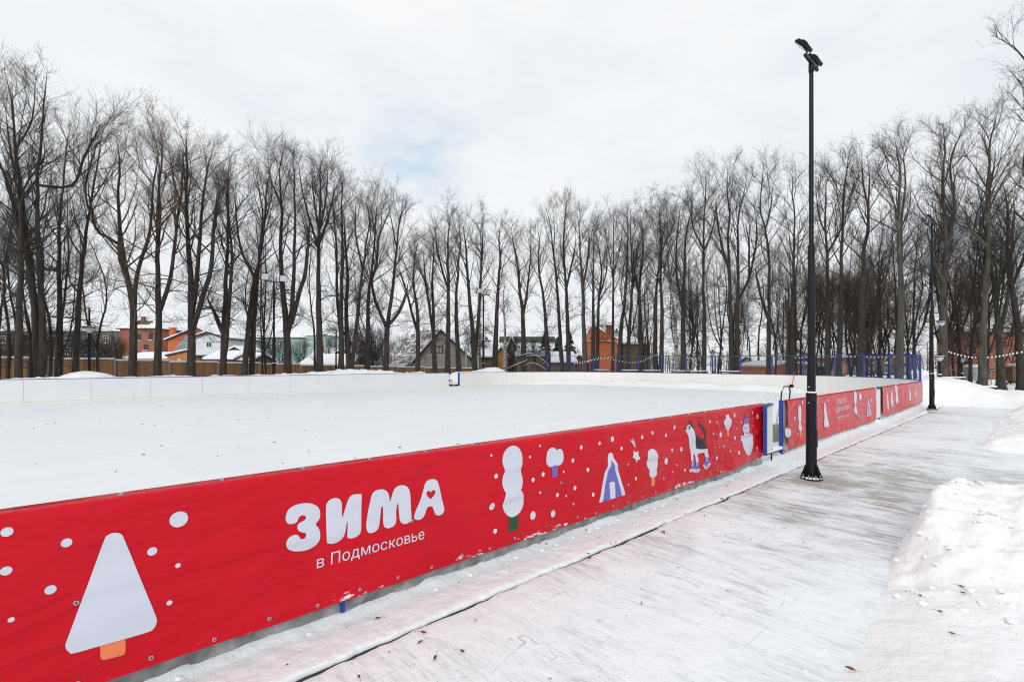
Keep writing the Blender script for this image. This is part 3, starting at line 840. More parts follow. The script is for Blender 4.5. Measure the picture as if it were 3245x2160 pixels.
b1.art(B, [(1018, 600), (1030, 500), (1050, 400), (1065, 330), (1090, 295), (1130, 280), (1175, 280), (1210, 305), (1225, 350), (1229, 392), (1245, 350), (1265, 285), (1300, 250), (1345, 242), (1385, 255), (1408, 295), (1415, 360), (1420, 455), (1425, 545), (1410, 575), (1370, 592), (1338, 582), (1320, 550), (1312, 480), (1306, 410), (1296, 415), (1288, 480), (1288, 560), (1270, 605), (1225, 628), (1190, 622), (1173, 595), (1170, 500), (1166, 440), (1152, 440), (1145, 520), (1135, 600), (1110, 650), (1065, 672), (1030, 660)], 1, k=4)
b1.art(B, [(1450, 520), (1460, 480), (1500, 380), (1530, 280), (1550, 220), (1585, 192), (1625, 187), (1655, 205), (1670, 250), (1695, 350), (1720, 450), (1718, 480), (1700, 505), (1665, 514), (1640, 500), (1625, 465), (1610, 433), (1572, 440), (1555, 475), (1540, 520), (1515, 548), (1480, 555), (1455, 545)], 1,
       holes=[[(1594, 364), (1572, 346), (1557, 325), (1560, 300), (1578, 291), (1596, 303), (1612, 286), (1630, 287), (1636, 308), (1620, 340)]], k=4)
b1.text('в Подмосковье', 1.147, 1.954, 0.417, weight=0.017)
b1.art(Cc, [(480, 370), (495, 300), (530, 245), (570, 218), (610, 212), (655, 230), (690, 285), (700, 350), (695, 420), (683, 470), (690, 510), (703, 560), (705, 620), (690, 680), (680, 695), (700, 730), (715, 780), (718, 830), (700, 900), (660, 960), (610, 992), (575, 997), (535, 975), (505, 930), (488, 870), (495, 800), (518, 735), (505, 710), (485, 650), (480, 590), (492, 530), (505, 490), (490, 440)], 1, off=0.004)
b1.art(Cc, [(550, 990), (605, 985), (660, 962), (659, 1040), (658, 1115), (648, 1135), (570, 1162), (555, 1155), (552, 1080)], 3, smooth=False)
b1.art(Cc, [(963, 350), (975, 280), (1000, 245), (1030, 230), (1060, 240), (1080, 258), (1110, 245), (1140, 262), (1153, 310), (1150, 370), (1130, 410), (1100, 428), (1060, 425), (1035, 440), (1005, 445), (980, 425), (966, 390)], 1, off=0.004)
b1.art(Cc, [(1030, 445), (1060, 420), (1088, 424), (1087, 540), (1078, 555), (1045, 565), (1033, 555)], 4, smooth=False)
b1.art(Cc, [(1552, 830), (1565, 770), (1600, 570), (1630, 440), (1650, 330), (1662, 300), (1683, 288), (1702, 305), (1712, 350), (1750, 430), (1765, 490), (1800, 620), (1835, 735), (1830, 758), (1808, 762), (1700, 795), (1590, 826), (1570, 838)], 1)
b1.art(Cc, [(1590, 825), (1606, 730), (1622, 640), (1640, 540), (1680, 368), (1720, 450), (1755, 580), (1800, 763), (1700, 794)], 4, smooth=False, off=0.004)
b1.art(Cc, [(1670, 802), (1667, 700), (1665, 625), (1680, 610), (1710, 605), (1722, 620), (1725, 700), (1727, 786)], 1, smooth=False, off=0.0055)
b1.art(Cc, [(1927, 262), (1950, 285), (1977, 268), (1972, 315), (1988, 360), (1965, 362), (1952, 402), (1938, 360), (1908, 340), (1922, 310)], 1, smooth=False)
b1.art(Cc, [(1890, 148), (1920, 165), (1935, 200), (1945, 238), (1930, 215), (1910, 180)], 1, k=3)
b1.art(Cc, [(1913, 128), (1930, 150), (1942, 190), (1945, 235), (1936, 190), (1922, 155)], 1, k=3)
b1.dots(Cc, [(360, 318, 11, 15), (412, 546, 20, 27), (368, 880, 32, 40), (405, 1153, 20, 28), (823, 588, 16, 25), (783, 334, 11, 15), (895, 213, 9, 14), (935, 527, 16, 25), (900, 727, 9, 15), (821, 979, 31, 46), (1096, 757, 15, 24), (1194, 767, 9, 13), (1276, 856, 9, 13), (1046, 962, 24, 38), (1157, 497, 10, 14), (1256, 374, 16, 25), (1290, 679, 15, 25), (1349, 230, 14, 23), (1418, 476, 15, 24), (1491, 751, 14, 23), (1552, 185, 14, 21), (1697, 139, 18, 31), (1798, 241, 13, 21), (2023, 118, 12, 21), (1955, 571, 11, 20), (1873, 640, 7, 11), (1873, 419, 7, 12)], squash=0.95)
b1.art(D, [(195, 900), (200, 840), (225, 785), (275, 765), (320, 785), (345, 840), (357, 920), (352, 1000), (335, 1060), (342, 1100), (330, 1150), (290, 1168), (255, 1160), (240, 1110), (245, 1075), (215, 1020), (200, 960)], 1, off=0.004)
b1.art(D, [(270, 1150), (318, 1150), (320, 1220), (322, 1285), (285, 1297), (275, 1288)], 2, smooth=False)
# the dog on skates
b1.art(D, [(756, 490), (775, 465), (800, 425), (822, 405), (850, 445), (875, 490), (888, 540), (898, 640), (905, 725), (930, 766), (1000, 763), (1058, 760), (1075, 800), (1080, 850), (1087, 900), (1045, 895), (1030, 845), (1020, 818), (975, 828), (932, 838), (934, 895), (938, 960), (906, 960), (900, 900), (893, 850), (874, 847), (870, 900), (868, 950), (845, 950), (843, 900), (838, 850), (815, 690), (795, 580), (765, 520)], 1, k=2)
b1.art(D, [(802, 432), (812, 400), (816, 365), (826, 400), (843, 398), (850, 352), (860, 410), (882, 480), (902, 560), (955, 600), (1010, 632), (1022, 570), (1000, 510), (955, 465), (943, 420), (948, 370), (975, 412), (1020, 465), (1040, 530), (1042, 590), (1032, 650), (1048, 710), (1062, 762), (930, 768), (907, 725), (898, 620), (885, 530), (868, 478), (842, 455), (818, 420)], 5, off=0.004, k=2)
b1.art(D, [(753, 480), (768, 462), (776, 478), (764, 497)], 5, off=0.0055, k=3)
b1.art(D, [(802, 470), (815, 440), (826, 452), (818, 488), (806, 492)], 5, off=0.0055, k=3)
b1.art(D, [(776, 515), (790, 522), (800, 512), (790, 530)], 5, off=0.0055, smooth=False)
for sk in ([(825, 1045), (832, 990), (850, 938), (882, 938), (881, 990), (880, 1042)], [(884, 1055), (893, 1000), (906, 950), (940, 948), (943, 1000), (945, 1048)], [(1012, 965), (1036, 888), (1080, 882), (1098, 955), (1066, 985), (1030, 1003)]):
    b1.art(D, sk, 4, smooth=False, off=0.004)
for bl in ([(805, 1062), (826, 1050), (882, 1046), (881, 1072), (845, 1096), (815, 1090)], [(870, 1078), (890, 1060), (950, 1050), (962, 1062), (930, 1096), (888, 1106)], [(1000, 988), (1018, 984), (1032, 1010), (1100, 962), (1110, 985), (1052, 1052), (1018, 1035)]):
    b1.art(D, bl, 1, k=3, off=0.0045)
for lx, ly in ((845, 985), (905, 985), (1050, 925)):
    b1.art(D, [(lx, ly-30), (lx+14, ly-22), (lx+6, ly-8), (lx+14, ly+4), (lx, ly+18), (lx-6, ly+6), (lx+2, ly-6), (lx-6, ly-18)], 1, smooth=False, off=0.0055)
for bl in ([(824, 1072), (862, 1066), (846, 1080), (828, 1082)], [(890, 1088), (940, 1072), (918, 1090), (896, 1096)], [(1028, 1024), (1086, 988), (1050, 1034)]):
    b1.art(D, bl, 0, smooth=False, off=0.0062)
b1.art(D, [(1290, 380), (1320, 340), (1325, 295), (1345, 278), (1368, 285), (1378, 325), (1400, 345), (1405, 400), (1390, 460), (1366, 508), (1340, 490), (1310, 450)], 1, off=0.004)
b1.art(D, [(1352, 490), (1378, 490), (1376, 585), (1352, 590)], 2, smooth=False)
b1.art(D, [(1545, 610), (1555, 575), (1585, 580), (1594, 540), (1578, 500), (1580, 450), (1592, 408), (1625, 402), (1660, 402), (1668, 470), (1662, 535), (1680, 557), (1700, 545), (1718, 590), (1706, 640), (1710, 720), (1695, 800), (1670, 850), (1640, 860), (1605, 830), (1580, 750), (1570, 670), (1550, 650)], 1, k=4)
b1.art(D, [(1590, 416), (1590, 380), (1597, 348), (1614, 332), (1622, 283), (1634, 285), (1640, 328), (1658, 345), (1662, 375), (1662, 404), (1625, 412)], 4, off=0.004, k=3)
b1.dots(D, [(1605, 468, 6, 12), (1640, 460, 6, 12)], 5, 0.0045)
b1.dots(D, [(1619, 487, 6, 13)], 0, 0.0045)
b1.art(D, [(1605, 522), (1620, 538), (1640, 533), (1655, 512), (1658, 518), (1642, 543), (1620, 548), (1602, 530)], 5, smooth=False, off=0.0045)
b1.dots(D, [(135, 600, 15, 28), (282, 537, 15, 26), (600, 463, 15, 30), (477, 574, 14, 26), (564, 780, 13, 25), (703, 773, 18, 35), (485, 938, 25, 48), (50, 1182, 15, 26), (635, 990, 8, 14), (571, 1095, 8, 14), (450, 1184, 8, 14), (748, 1066, 12, 22), (1100, 381, 11, 24), (1198, 389, 7, 15), (1150, 550, 9, 17), (1256, 565, 21, 40), (1450, 290, 14, 30), (1550, 390, 9, 20), (1485, 478, 6, 12), (1460, 614, 12, 30), (1308, 727, 10, 20), (1230, 740, 6, 12), (1168, 742, 6, 12), (1398, 799, 11, 20), (1202, 895, 14, 30), (1515, 820, 13, 28), (1715, 255, 9, 18), (1783, 309, 13, 35), (1833, 480, 9, 18), (1724, 434, 5, 11), (1778, 541, 5, 11), (1771, 757, 11, 25), (1850, 215, 8, 18)], squash=0.9)
o = b1.build('long red banner with large white lettering, a dog on skates and a snowman')
b1.eyelets(o, [(u, 0.185+0.01*math.sin(u*9)) for u in np.arange(-0.3, 7.0, 0.29)] + [UZ(A[0]+622*A[2], A[1]+917*A[2])[:2], UZ(B[0]+1432*B[2], B[1]+563*B[2])[:2], UZ(Cc[0]+1128*Cc[2], Cc[1]+617*Cc[2])[:2], UZ(D[0]+438*D[2], D[1]+880*D[2])[:2]])
for u in np.arange(-0.3, 8.6, 0.46):
    q = MB(); q.tube([(u, BN+0.05, 1.062), (u, BN+0.05, 1.076)], 0.012, 8); q.build('screw', M['galv'], o)

# ---------------------------------------------------------------- the middle banner
b2 = Banner(9.70, 16.66, 0.16, w23, lambda u: 0.165 + 0.025*abs(fbm(u*4, 2)) + 0.02*fbm(u*1.2, 5))
E = (2470, 1200, 310/2025.0)
b2.art(E, [(362, 650), (370, 580), (390, 548), (420, 560), (435, 630), (430, 740), (432, 850), (415, 890), (435, 980), (430, 1060), (410, 1092), (385, 1060), (372, 980), (380, 890), (365, 760)], 1, off=0.005, k=3)
b2.art(E, [(400, 1080), (432, 1080), (430, 1195), (402, 1200)], 2, smooth=False)
b2.art(E, [(98, 1090), (110, 1020), (135, 1005), (160, 1030), (185, 1020), (210, 1070), (215, 1150), (200, 1190), (165, 1195), (140, 1215), (110, 1180)], 1, off=0.005, k=3)
b2.art(E, [(155, 1195), (185, 1185), (180, 1305), (148, 1320)], 3, smooth=False)
b2.art(E, [(915, 470), (935, 520), (950, 640), (965, 720), (975, 800), (1005, 930), (1000, 975), (910, 990), (905, 850), (905, 720), (895, 650), (905, 520)], 1, off=0.005, k=3)
b2.art(E, [(1530, 330), (1540, 265), (1555, 255), (1575, 275), (1583, 350), (1580, 450), (1570, 540), (1580, 600), (1585, 680), (1570, 745), (1545, 700), (1530, 620), (1540, 560), (1528, 450)], 1, off=0.005, k=3)
b2.art(E, [(1568, 735), (1592, 725), (1590, 830), (1570, 835)], 3, smooth=False)
b2.art(E, [(1635, 370), (1645, 305), (1670, 310), (1685, 350), (1683, 410), (1665, 440), (1645, 420)], 1, off=0.005, k=3)
b2.art(E, [(1655, 430), (1680, 425), (1678, 498), (1658, 500)], 4, smooth=False)
b2.art(E, [(1800, 640), (1812, 470), (1820, 398), (1830, 470), (1850, 560), (1880, 735), (1860, 755), (1805, 765)], 1, off=0.004, k=3)
b2.art(E, [(1814, 750), (1818, 640), (1824, 520), (1842, 620), (1862, 745)], 4, smooth=False, off=0.0055)
b2.art(E, [(1828, 755), (1828, 640), (1836, 640), (1842, 750)], 1, smooth=False, off=0.007)
b2.art(E, [(1886, 400), (1897, 420), (1912, 415), (1906, 445), (1914, 470), (1900, 472), (1892, 490), (1888, 465), (1880, 450), (1886, 430)], 1, smooth=False)
b2.dots(E, [(145, 500, 6, 15), (280, 530, 7, 20), (235, 612, 7, 12), (463, 487, 17, 40), (108, 675, 8, 20), (300, 815, 17, 40), (137, 875, 14, 28), (237, 933, 8, 15), (472, 893, 7, 20), (290, 1073, 6, 15), (347, 1135, 8, 22), (800, 405, 6, 18), (865, 487, 6, 18), (990, 447, 10, 35), (805, 573, 6, 18), (962, 588, 6, 18), (770, 712, 6, 20), (855, 690, 7, 20), (835, 795, 7, 12), (825, 963, 7, 15), (1505, 645, 8, 22), (1620, 765, 8, 30), (1687, 780, 8, 25), (1515, 450, 5, 15), (1695, 650, 5, 15), (1735, 630, 5, 12), (1785, 310, 5, 14), (1823, 283, 6, 20), (1735, 322, 5, 14), (1755, 500, 5, 12), (1610, 512, 5, 15), (600, 480, 7, 22), (640, 700, 8, 26), (690, 560, 6, 16), (655, 1000, 7, 20)], squash=0.9)
def tline(bn, crop, x0, y0, x1, y1, body, weight, zh=None):
    ua, za, _ = UZ(crop[0]+x0*crop[2], crop[1]+y0*crop[2]); ub, zb_, _ = UZ(crop[0]+x1*crop[2], crop[1]+y1*crop[2])
    bn.text(body, ua, ub, (za+zb_)/2, weight=weight, off=0.006, zh=zh)
tline(b2, E, 1172, 522, 1370, 482, 'Катайтесь', 0.025, 0.20)
tline(b2, E, 1112, 690, 1425, 620, 'с удовольствием', 0.025, 0.185)
tline(b2, E, 1182, 832, 1405, 768, 'зима в Подмосковье', 0.02, 0.10)
b2.build('wrinkled red banner with white lettering behind the lamp mast')

# ---------------------------------------------------------------- the farthest banner
b3 = Banner(17.46, 24.3, 0.18, w3, lambda u: 0.19 + 0.035*abs(fbm(u*3, 8)) + 0.05*sst(20, 24.3, u))
Fp = (2760, 1180, 200/2240.0)
b3.art(Fp, [(525, 780), (570, 770), (590, 900), (605, 1150), (610, 1300), (580, 1310), (550, 1100)], 1, k=3)
b3.art(Fp, [(710, 610), (730, 800), (770, 1170), (690, 1170), (685, 900)], 1, k=2)
b3.art(Fp, [(845, 470), (875, 440), (910, 470), (925, 620), (930, 780), (950, 900), (950, 1060), (905, 1100), (865, 1050), (870, 900), (870, 780), (850, 620)], 1, k=3)
b3.art(Fp, [(1340, 530), (1365, 560), (1390, 750), (1400, 970), (1350, 985), (1335, 750)], 1, k=2)
b3.art(Fp, [(1530, 560), (1550, 600), (1570, 800), (1560, 870), (1535, 760)], 1, k=2)
b3.dots(Fp, [(430, 600, 10, 30), (440, 990, 12, 35), (495, 1255, 15, 35), (630, 660, 9, 30), (760, 610, 8, 25), (815, 620, 8, 30), (1455, 930, 8, 30), (1430, 740, 8, 25), (650, 900, 8, 25), (820, 1000, 10, 40), (1200, 500, 8, 24), (1000, 560, 8, 25)], squash=0.9)
b3.build('farthest red banner, pale with reflected sky, by the rink corner')
# ================================================================ lamp masts
def floodlight(root, c, aim, along, w=0.30, h=0.27, th=0.055):
    """flat flood lamp: housing with fins, glass, and a U bracket; aim = direction it shines, along = its width axis"""
    aim = Vector(aim).normalized(); along = Vector(along).normalized(); up = aim.cross(along).normalized(); c = Vector(c)
    q = MB(); q.obox(c, along*w/2, up*h/2, aim*th/2)
    for k in range(6): q.obox(c-aim*(th/2+0.012)+along*(w*(-0.42+0.168*k)), along*0.006, up*h*0.42, aim*0.0118)
    q.obox(c-aim*(th/2+0.03), along*w*0.2, up*h*0.2, aim*0.0175)
    fl = q.build('floodlight', M['black'], root)
    q = MB(); q.obox(c+aim*(th/2+0.004), along*(w/2-0.022), up*(h/2-0.022), aim*0.003); q.build('lens', M['lens'], fl)
    s = 1 if up.z < 0 else -1
    q = MB()
    for sg in (-1, 1): q.obox(c+along*sg*(w/2+0.012)+up*s*h*0.30-aim*0.02, along*0.005, up*h*0.34, aim*0.022)
    q.obox(c+up*s*(h*0.64)-aim*0.02, along*(w/2+0.017), up*0.006, aim*0.022)
    q.build('bracket', M['black'], fl)
    return c+up*s*(h*0.64)
def near_mast(label, px, py, d, top_z, z0=0.0):
    p = PX(px, py, d); root = empty('floodlight_mast', label, 'lamp mast', (p.x, p.y, z0), ANG, 'floodlight masts beside the rink')
    hz = top_z-z0
    q = MB(); q.tube([(0, 0, 1.15), (0, 0, 1.66)], 0.058, 20); q.tube([(0, 0, 1.66), (0, 0, 3.53)], [0.052, 0.047], 20); q.build('middle_section', M['black'], root)
    q = MB(); q.tube([(0, 0, 0.02), (0, 0, 1.31)], [0.074, 0.072], 24); q.build('lower_section', M['black'], root)
    q = MB(); q.tube([(0, 0, 3.53), (0, 0, hz)], [0.033, 0.029], 18); q.build('upper_pole', M['black'], root)
    q = MB(); q.tube([(0, 0, 3.50), (0, 0, 3.545)], 0.049, 20); q.build('collar', M['black'], root)
    q = MB(); q.obox((0.012, -0.0735, 0.62), (0.032, 0, 0), (0, 0.004, 0), (0, 0, 0.13)); q.build('service_hatch', M['black'], root)
    q = MB(); q.tube([(0, 0, 0.0), (0, 0, 0.02)], 0.15, 28); q.build('base_plate', M['black'], root)
    for k in range(8):
        a_ = 2*math.pi*(k+0.5)/8; e = Vector((math.cos(a_), math.sin(a_), 0)); t = Vector((-e.y, e.x, 0))
        q = MB(); q.prism([e*0.074-t*0.004+Vector((0, 0, 0.02)), e*0.143-t*0.004+Vector((0, 0, 0.02)), e*0.140-t*0.004+Vector((0, 0, 0.045)), e*0.074-t*0.004+Vector((0, 0, 0.235))], t*0.008)
        q.build('gusset', M['black'], root)
        b_ = 2*math.pi*k/8; e = Vector((math.cos(b_), math.sin(b_), 0))*0.118
        q = MB(); q.tube([e+Vector((0, 0, 0.02)), e+Vector((0, 0, 0.045))], 0.016, 6); q.tube([e+Vector((0, 0, 0.045)), e+Vector((0, 0, 0.075))], 0.008, 6); q.build('bolt', M['galv'], root)
    q = MB(); k = 26                              # snow lying on the plate between the gussets
    q.tube([(0, 0, 0.021), (0, 0, 0.042)], [0.138, 0.11], k); q.build('snow_on_base', M['roof_snow'], root)
    for zz, r in ((1.16, 0.072), (1.40, 0.058)):
        for k in range(3):
            a_ = 2*math.pi*k/3+0.9; e = Vector((math.cos(a_), math.sin(a_), 0)); rr = r
            q = MB(); q.tube([e*(rr-0.004)+Vector((0, 0, zz)), e*(rr+0.018)+Vector((0, 0, zz))], 0.011, 8); q.build('set_screw', M['galv'], root)
    q = MB(); q.tube([(0, 0, 1.311), (0, 0, 1.33)], [0.071, 0.062], 20); q.build('snow_ring', M['roof_snow'], root)
    # head: a crossbar along the boards carrying two flood lamps that face the rink
    q = MB(); q.tube([(0, 0, hz-0.02), (0, 0, hz+0.11)], 0.038, 16); q.obox((0, 0, hz+0.12), (0.29, 0, 0), (0, 0.02, 0), (0, 0, 0.016))
    q.tube([(0.04, -0.02, hz+0.04), (0.07, -0.07, hz+0.03), (0.0, -0.09, hz+0.01), (-0.10, -0.03, hz+0.0)], 0.005, 5)
    q.build('crossbar', M['black'], root)
    for sx in (-0.25, 0.25):
        end = floodlight(root, (sx, 0.05, hz+0.29), (0, 0.76, -0.65), (1, 0, 0), 0.20, 0.18, 0.036)
        q = MB(); q.tube([end, (sx, 0.0, hz+0.125)], 0.014, 8); q.build('swivel', M['black'], root)
    return root
near_mast('tall black floodlight mast nearest the camera, beside the open gate', 2571, 1515, 7.29, 6.2)
near_mast('thin black floodlight mast at the snow bank by the rink corner', 2953, 1298, 17.2, 6.68, 0.08)
def far_mast(label, px, pytop, n, width=0.09, spread=0.62):
    d = d_on_n(px, n); p = PX(px, HY, d); zt = EYE-(pytop-HY)/F*d
    root = empty('floodlight_mast', label, 'lamp mast', (p.x, p.y, 0), ANG, 'floodlight masts beside the rink')
    q = MB(); q.tube([(0, 0, 0), (0, 0, zt*0.45)], width*1.15, 12); q.build('lower_section', M['black'], root)
    q = MB(); q.tube([(0, 0, zt*0.45), (0, 0, zt-0.55)], width*0.7, 10); q.build('upper_pole', M['black'], root)
    q = MB(); q.tube([(0, 0, 1.7), (0, 0, 1.78)], width*1.7, 12); q.build('collar', M['black'], root)
    q = MB(); q.tube([(0, 0, 1.781), (0, 0, 1.83)], [width*1.6, width*0.8], 12); q.build('snow_ring', M['roof_snow'], root)
    q = MB(); q.obox((0, 0, zt-0.5), (spread, 0, 0), (0, 0.03, 0), (0, 0, 0.03)); q.build('crossbar', M['black'], root)
    for sx in (-spread*0.9, spread*0.9):
        floodlight(root, (sx, -0.06, zt-0.22), (0, -0.85, -0.52), (1, 0, 0), 0.46, 0.44, 0.08)
    return root
far_mast('floodlight mast with two white lamps among the trees left of the teal building', 868, 868, 33.6)
far_mast('floodlight mast with two lamps right of the grey gabled house', 1532, 915, 33.6)

# ---- park lanterns
def lantern_post(label, px, pytop, d, style='arm', side=1, z0=-0.1, thick=0.06, head=1.0):
    p = PX(px, HY, d); zt = EYE-(pytop-HY)/F*d
    root = empty('park_lantern', label, 'street lamp', (p.x, p.y, z0), 0, 'old fashioned park lanterns')
    h = zt-z0
    q = MB(); q.tube([(0, 0, 0.8), (0, 0, h)], [thick, thick*0.6], 10); q.build('pole', M['black'], root)
    q = MB(); q.tube([(0, 0, 0), (0, 0, 0.9), (0, 0, 1.15)], [thick*1.9, thick*1.7, thick*1.1], 12); q.build('base_sleeve', M['black'], root)
    q = MB(); q.tube([(0, 0, 1.16), (0, 0, 1.22)], [thick*2.2, thick*1.2], 12); q.build('snow_cap', M['roof_snow'], root)
    def lamp(x, z, s):
        q = MB(); q.tube([(x, 0, z+0.30*s), (x, 0, z+0.22*s), (x, 0, z+0.12*s), (x, 0, z+0.05*s), (x, 0, z)], [0.03*s, 0.07*s, 0.14*s, 0.33*s, 0.34*s], 16); ln = q.build('lantern', M['black'], root)
        q = MB(); q.tube([(x, 0, z-0.005), (x, 0, z-0.12*s), (x, 0, z-0.30*s)], [0.24*s, 0.22*s, 0.09*s], 14); q.build('glass', M['lantern_glass'], ln)
        q = MB(); q.tube([(x, 0, z+0.055*s), (x, 0, z+0.11*s)], [0.345*s, 0.16*s], 16); q.build('snow_cap', M['roof_snow'], ln)
    if style == 'top':
        lamp(0, h+0.05, 1.0*head)
    elif style == 'ring':
        q = MB(); q.tube([(0.33*math.cos(a_), 0, h-1.15+0.33*math.sin(a_)) for a_ in np.linspace(0.1, math.pi-0.1, 10)], 0.018, 6); q.build('arm', M['black'], root)
        lamp(0, h-1.15, 0.95*head)
    else:
        q = MB(); q.tube([(0, 0, h-0.35), (0.2*side, 0, h-0.12), (0.45*side, 0, h-0.1), (0.62*side, 0, h-0.3)], 0.022, 6); q.build('arm', M['black'], root)
        lamp(0.62*side, h-0.62, 1.0*head)
    return root
lantern_post('black park lantern in front of the fence left of the brick house', 283, 975, 27.5, 'ring', thick=0.075)
lantern_post('black park lantern with a single arm before the snowy shed roof', 1065, 1037, 38, 'arm', thick=0.07)
lantern_post('park lantern with hanging head beside the second far floodlight mast', 1521, 1060, 44, 'arm', head=1.25)
lantern_post('park lantern with pale glass right of the orange house', 1972, 1036, 52, 'arm', -1, head=1.5)
lantern_post('short park lantern in the wood behind the middle of the net', 2258, 1118, 52, 'top', head=1.15)
lantern_post('park lantern with a glass cone among dark trunks left of the near mast', 2325, 1008, 42, 'arm', head=1.1)
lantern_post('short park lantern in front of the orange plank house', 2496, 1122, 44, 'top', head=1.2)
lantern_post('park lantern with pale shade just behind the farther floodlight mast', 2948, 985, 26, 'arm', head=0.6)
lantern_post('park lantern left of the red brick building', 2978, 1133, 30, 'top', head=0.85)
lantern_post('park lantern with snow cap in front of the red brick wall', 3048, 1138, 34, 'top', head=0.9)

# ================================================================ things by the gate
root = empty('snow_pusher', 'beige snow pusher with black U handle leaning in the gate', 'snow pusher', (0, 0, 0))
dd = 9.9
tops = [PX(2484, 1330, dd), PX(2474, 1277, dd), PX(2477, 1242, dd), PX(2485, 1224, dd), PX(2499, 1223, dd), PX(2504, 1238, dd), PX(2502, 1260, dd+0.05), PX(2496, 1300, dd+0.1), PX(2488, 1350, dd+0.12)]
lower = [PX(2472, 1266, dd), PX(2467, 1300, dd-0.05), PX(2462, 1330, dd-0.1), PX(2457, 1356, dd-0.15)]
q = MB(); q.tube(tops[1:], 0.014, 8); q.build('handle', M['black'], root)
q = MB(); q.tube([tops[1]]+lower, 0.015, 8); q.build('shaft', M['galv'], root)
a_ = PX(2444, 1402, dd-0.25); b_ = PX(2506, 1392, dd+0.25); t_ = (b_-a_).normalized()
q = MB(); up = Vector((0, 0, 0.36)) + Vector((0.02, 0.06, 0)); nn = t_.cross(up).normalized()
q.prism([a_, b_, b_+up, a_+up], nn*0.012); q.build('blade', M['beige_ply'], root)
q = MB(); q.prism([a_-nn*0.01, b_-nn*0.01, b_-nn*0.01+up*0.16, a_-nn*0.01+up*0.16], -nn*0.006); q.build('edge_plate', M['concrete'], root)
root = empty('ice_scraper', 'red handled tool with a black head leaning on the far end boards', 'scraper')
d_ = 29.3; p0 = PX(2509, 1222, d_); p1 = PX(2520, 1178, d_+0.35)
q = MB(); q.tube([p0, p1], 0.022, 8); q.build('handle', M['red_rod'], root)
q = MB(); q.obox(p0-Vector((0, 0, 0.02)), (0.10, 0.02, 0), (-0.01, 0.05, 0), (0.02, 0, 0.085)); q.obox(p0-Vector((0.07, 0.0, -0.03)), (0.05, 0, 0), (0, 0.06, 0), (0, 0, 0.07)); q.build('head', M['black'], root, bevel=0.015)

# ================================================================ benches, bins and tables round the rink
def bench(label, loc, rz, L=1.8, snow=True, group='snow covered park benches', back=True):
    root = empty('park_bench', label, 'bench', loc, rz, group)
    q = MB()
    for k in range(4): q.box(-L/2, L/2, -0.22+k*0.115, -0.13+k*0.115, 0.42, 0.46)
    q.build('seat', M['bench_wood'], root)
    if back:
        q = MB()
        for k in range(3): q.box(-L/2, L/2, 0.25, 0.285, 0.55+k*0.12, 0.64+k*0.12)
        q.build('backrest', M['bench_wood'], root)
    for sx in (-L/2+0.2, L/2-0.2):
        q = MB(); q.box(sx-0.025, sx+0.025, -0.22, -0.17, 0, 0.418); q.box(sx-0.025, sx+0.025, 0.2, 0.248, 0, 0.9 if back else 0.418); q.box(sx-0.025, sx+0.025, -0.168, 0.198, 0.37, 0.418); q.build('leg', M['black'], root)
    q = MB(); q.box(-L/2+0.02, L/2-0.02, -0.21, 0.21, 0.462, 0.55); q.build('snow_cover', M['roof_snow'], root, bevel=0.03)
    if back:
        q = MB(); q.box(-L/2+0.02, L/2-0.02, 0.24, 0.30, 0.882, 0.95); q.build('snow_cap', M['roof_snow'], root, bevel=0.02)
    return root
for px, y in ((1900, 0.9), (1990, 0.9), (2060, 0.85), (2150, 0.85), (2205, 0.8), (2310, 0.75)):
    d = d_on_u(px, 37.5); p = PX(px, HY, d)
    bench('dark park bench under snow in the row behind the far net', (p.x, p.y, 0.25), ANG+math.pi/2+math.pi)
bench('dark wooden bench seen through the gap in the far boards', RN(21.9, 32.6, -0.02), ANG, 1.3, back=False, group='bench by the far gate')
root = empty('wooden_railing', 'low dark railing end behind the bench at the far gate', 'railing', RN(21.3, 35.2, 0.0), ANG)
q = MB(); q.box(-0.9, 0.45, -0.03, 0.03, 0.78, 0.88); q.build('rail', M['bench_wood'], root)
for x in (-0.6, 0.36): 
    q = MB(); q.box(x-0.05, x+0.05, -0.029, 0.029, 0, 0.779); q.build('post', M['frame_dark'], root)
def on(px, py, d, z0=None):
    p = PX(px, py, d); return Vector((p.x, p.y, p.z if z0 is None else z0))
bench('brown bench half buried in the snow bank right of the farther mast', on(3040, 1228, 26.5) - Vector((0, 0, 0.35)), 0.15, 1.5, back=True)
bench('brown bench beside the thick trunk on the right, snow on its seat', on(3118, 1232, 29) - Vector((0, 0, 0.35)), -0.1, 1.2, back=False)
root = empty('litter_bin', 'grey litter bin with snow lid in front of the brick wall', 'bin', on(3082, 1205, 36))
q = MB(); q.tube([(0, 0, 0), (0, 0, 1.0)], [0.42, 0.5], 14); q.build('body', M['grey_box'], root)
q = MB(); q.tube([(0, 0, 1.0), (0, 0, 1.12), (0, 0, 1.2)], [0.54, 0.5, 0.2], 14); q.build('snow_lid', M['roof_snow'], root)
q = MB(); q.box(-0.62, -0.57, -0.55, -0.5, -0.6, 0.75); q.build('post', M['black'], root)
root = empty('utility_cabinet', 'pale cabinet with a yellow top edge at the right edge', 'cabinet', on(3222, 1206, 36))
q = MB(); q.box(-0.33, 0.33, -0.3, 0.3, 0, 1.15); q.build('body', M['plaster_white'], root)
q = MB(); q.box(-0.335, 0.335, -0.305, 0.305, 1.08, 1.14); q.build('edge_band', M['yellow'], root)
q = MB(); q.box(-0.36, 0.36, -0.33, 0.33, 1.151, 1.27); q.build('snow_cap', M['roof_snow'], root, bevel=0.04)
q = MB(); q.box(-0.62, -0.335, -0.3, 0.25, 0.0, 1.05); q.build('side_panel', M['bench_wood'], root)
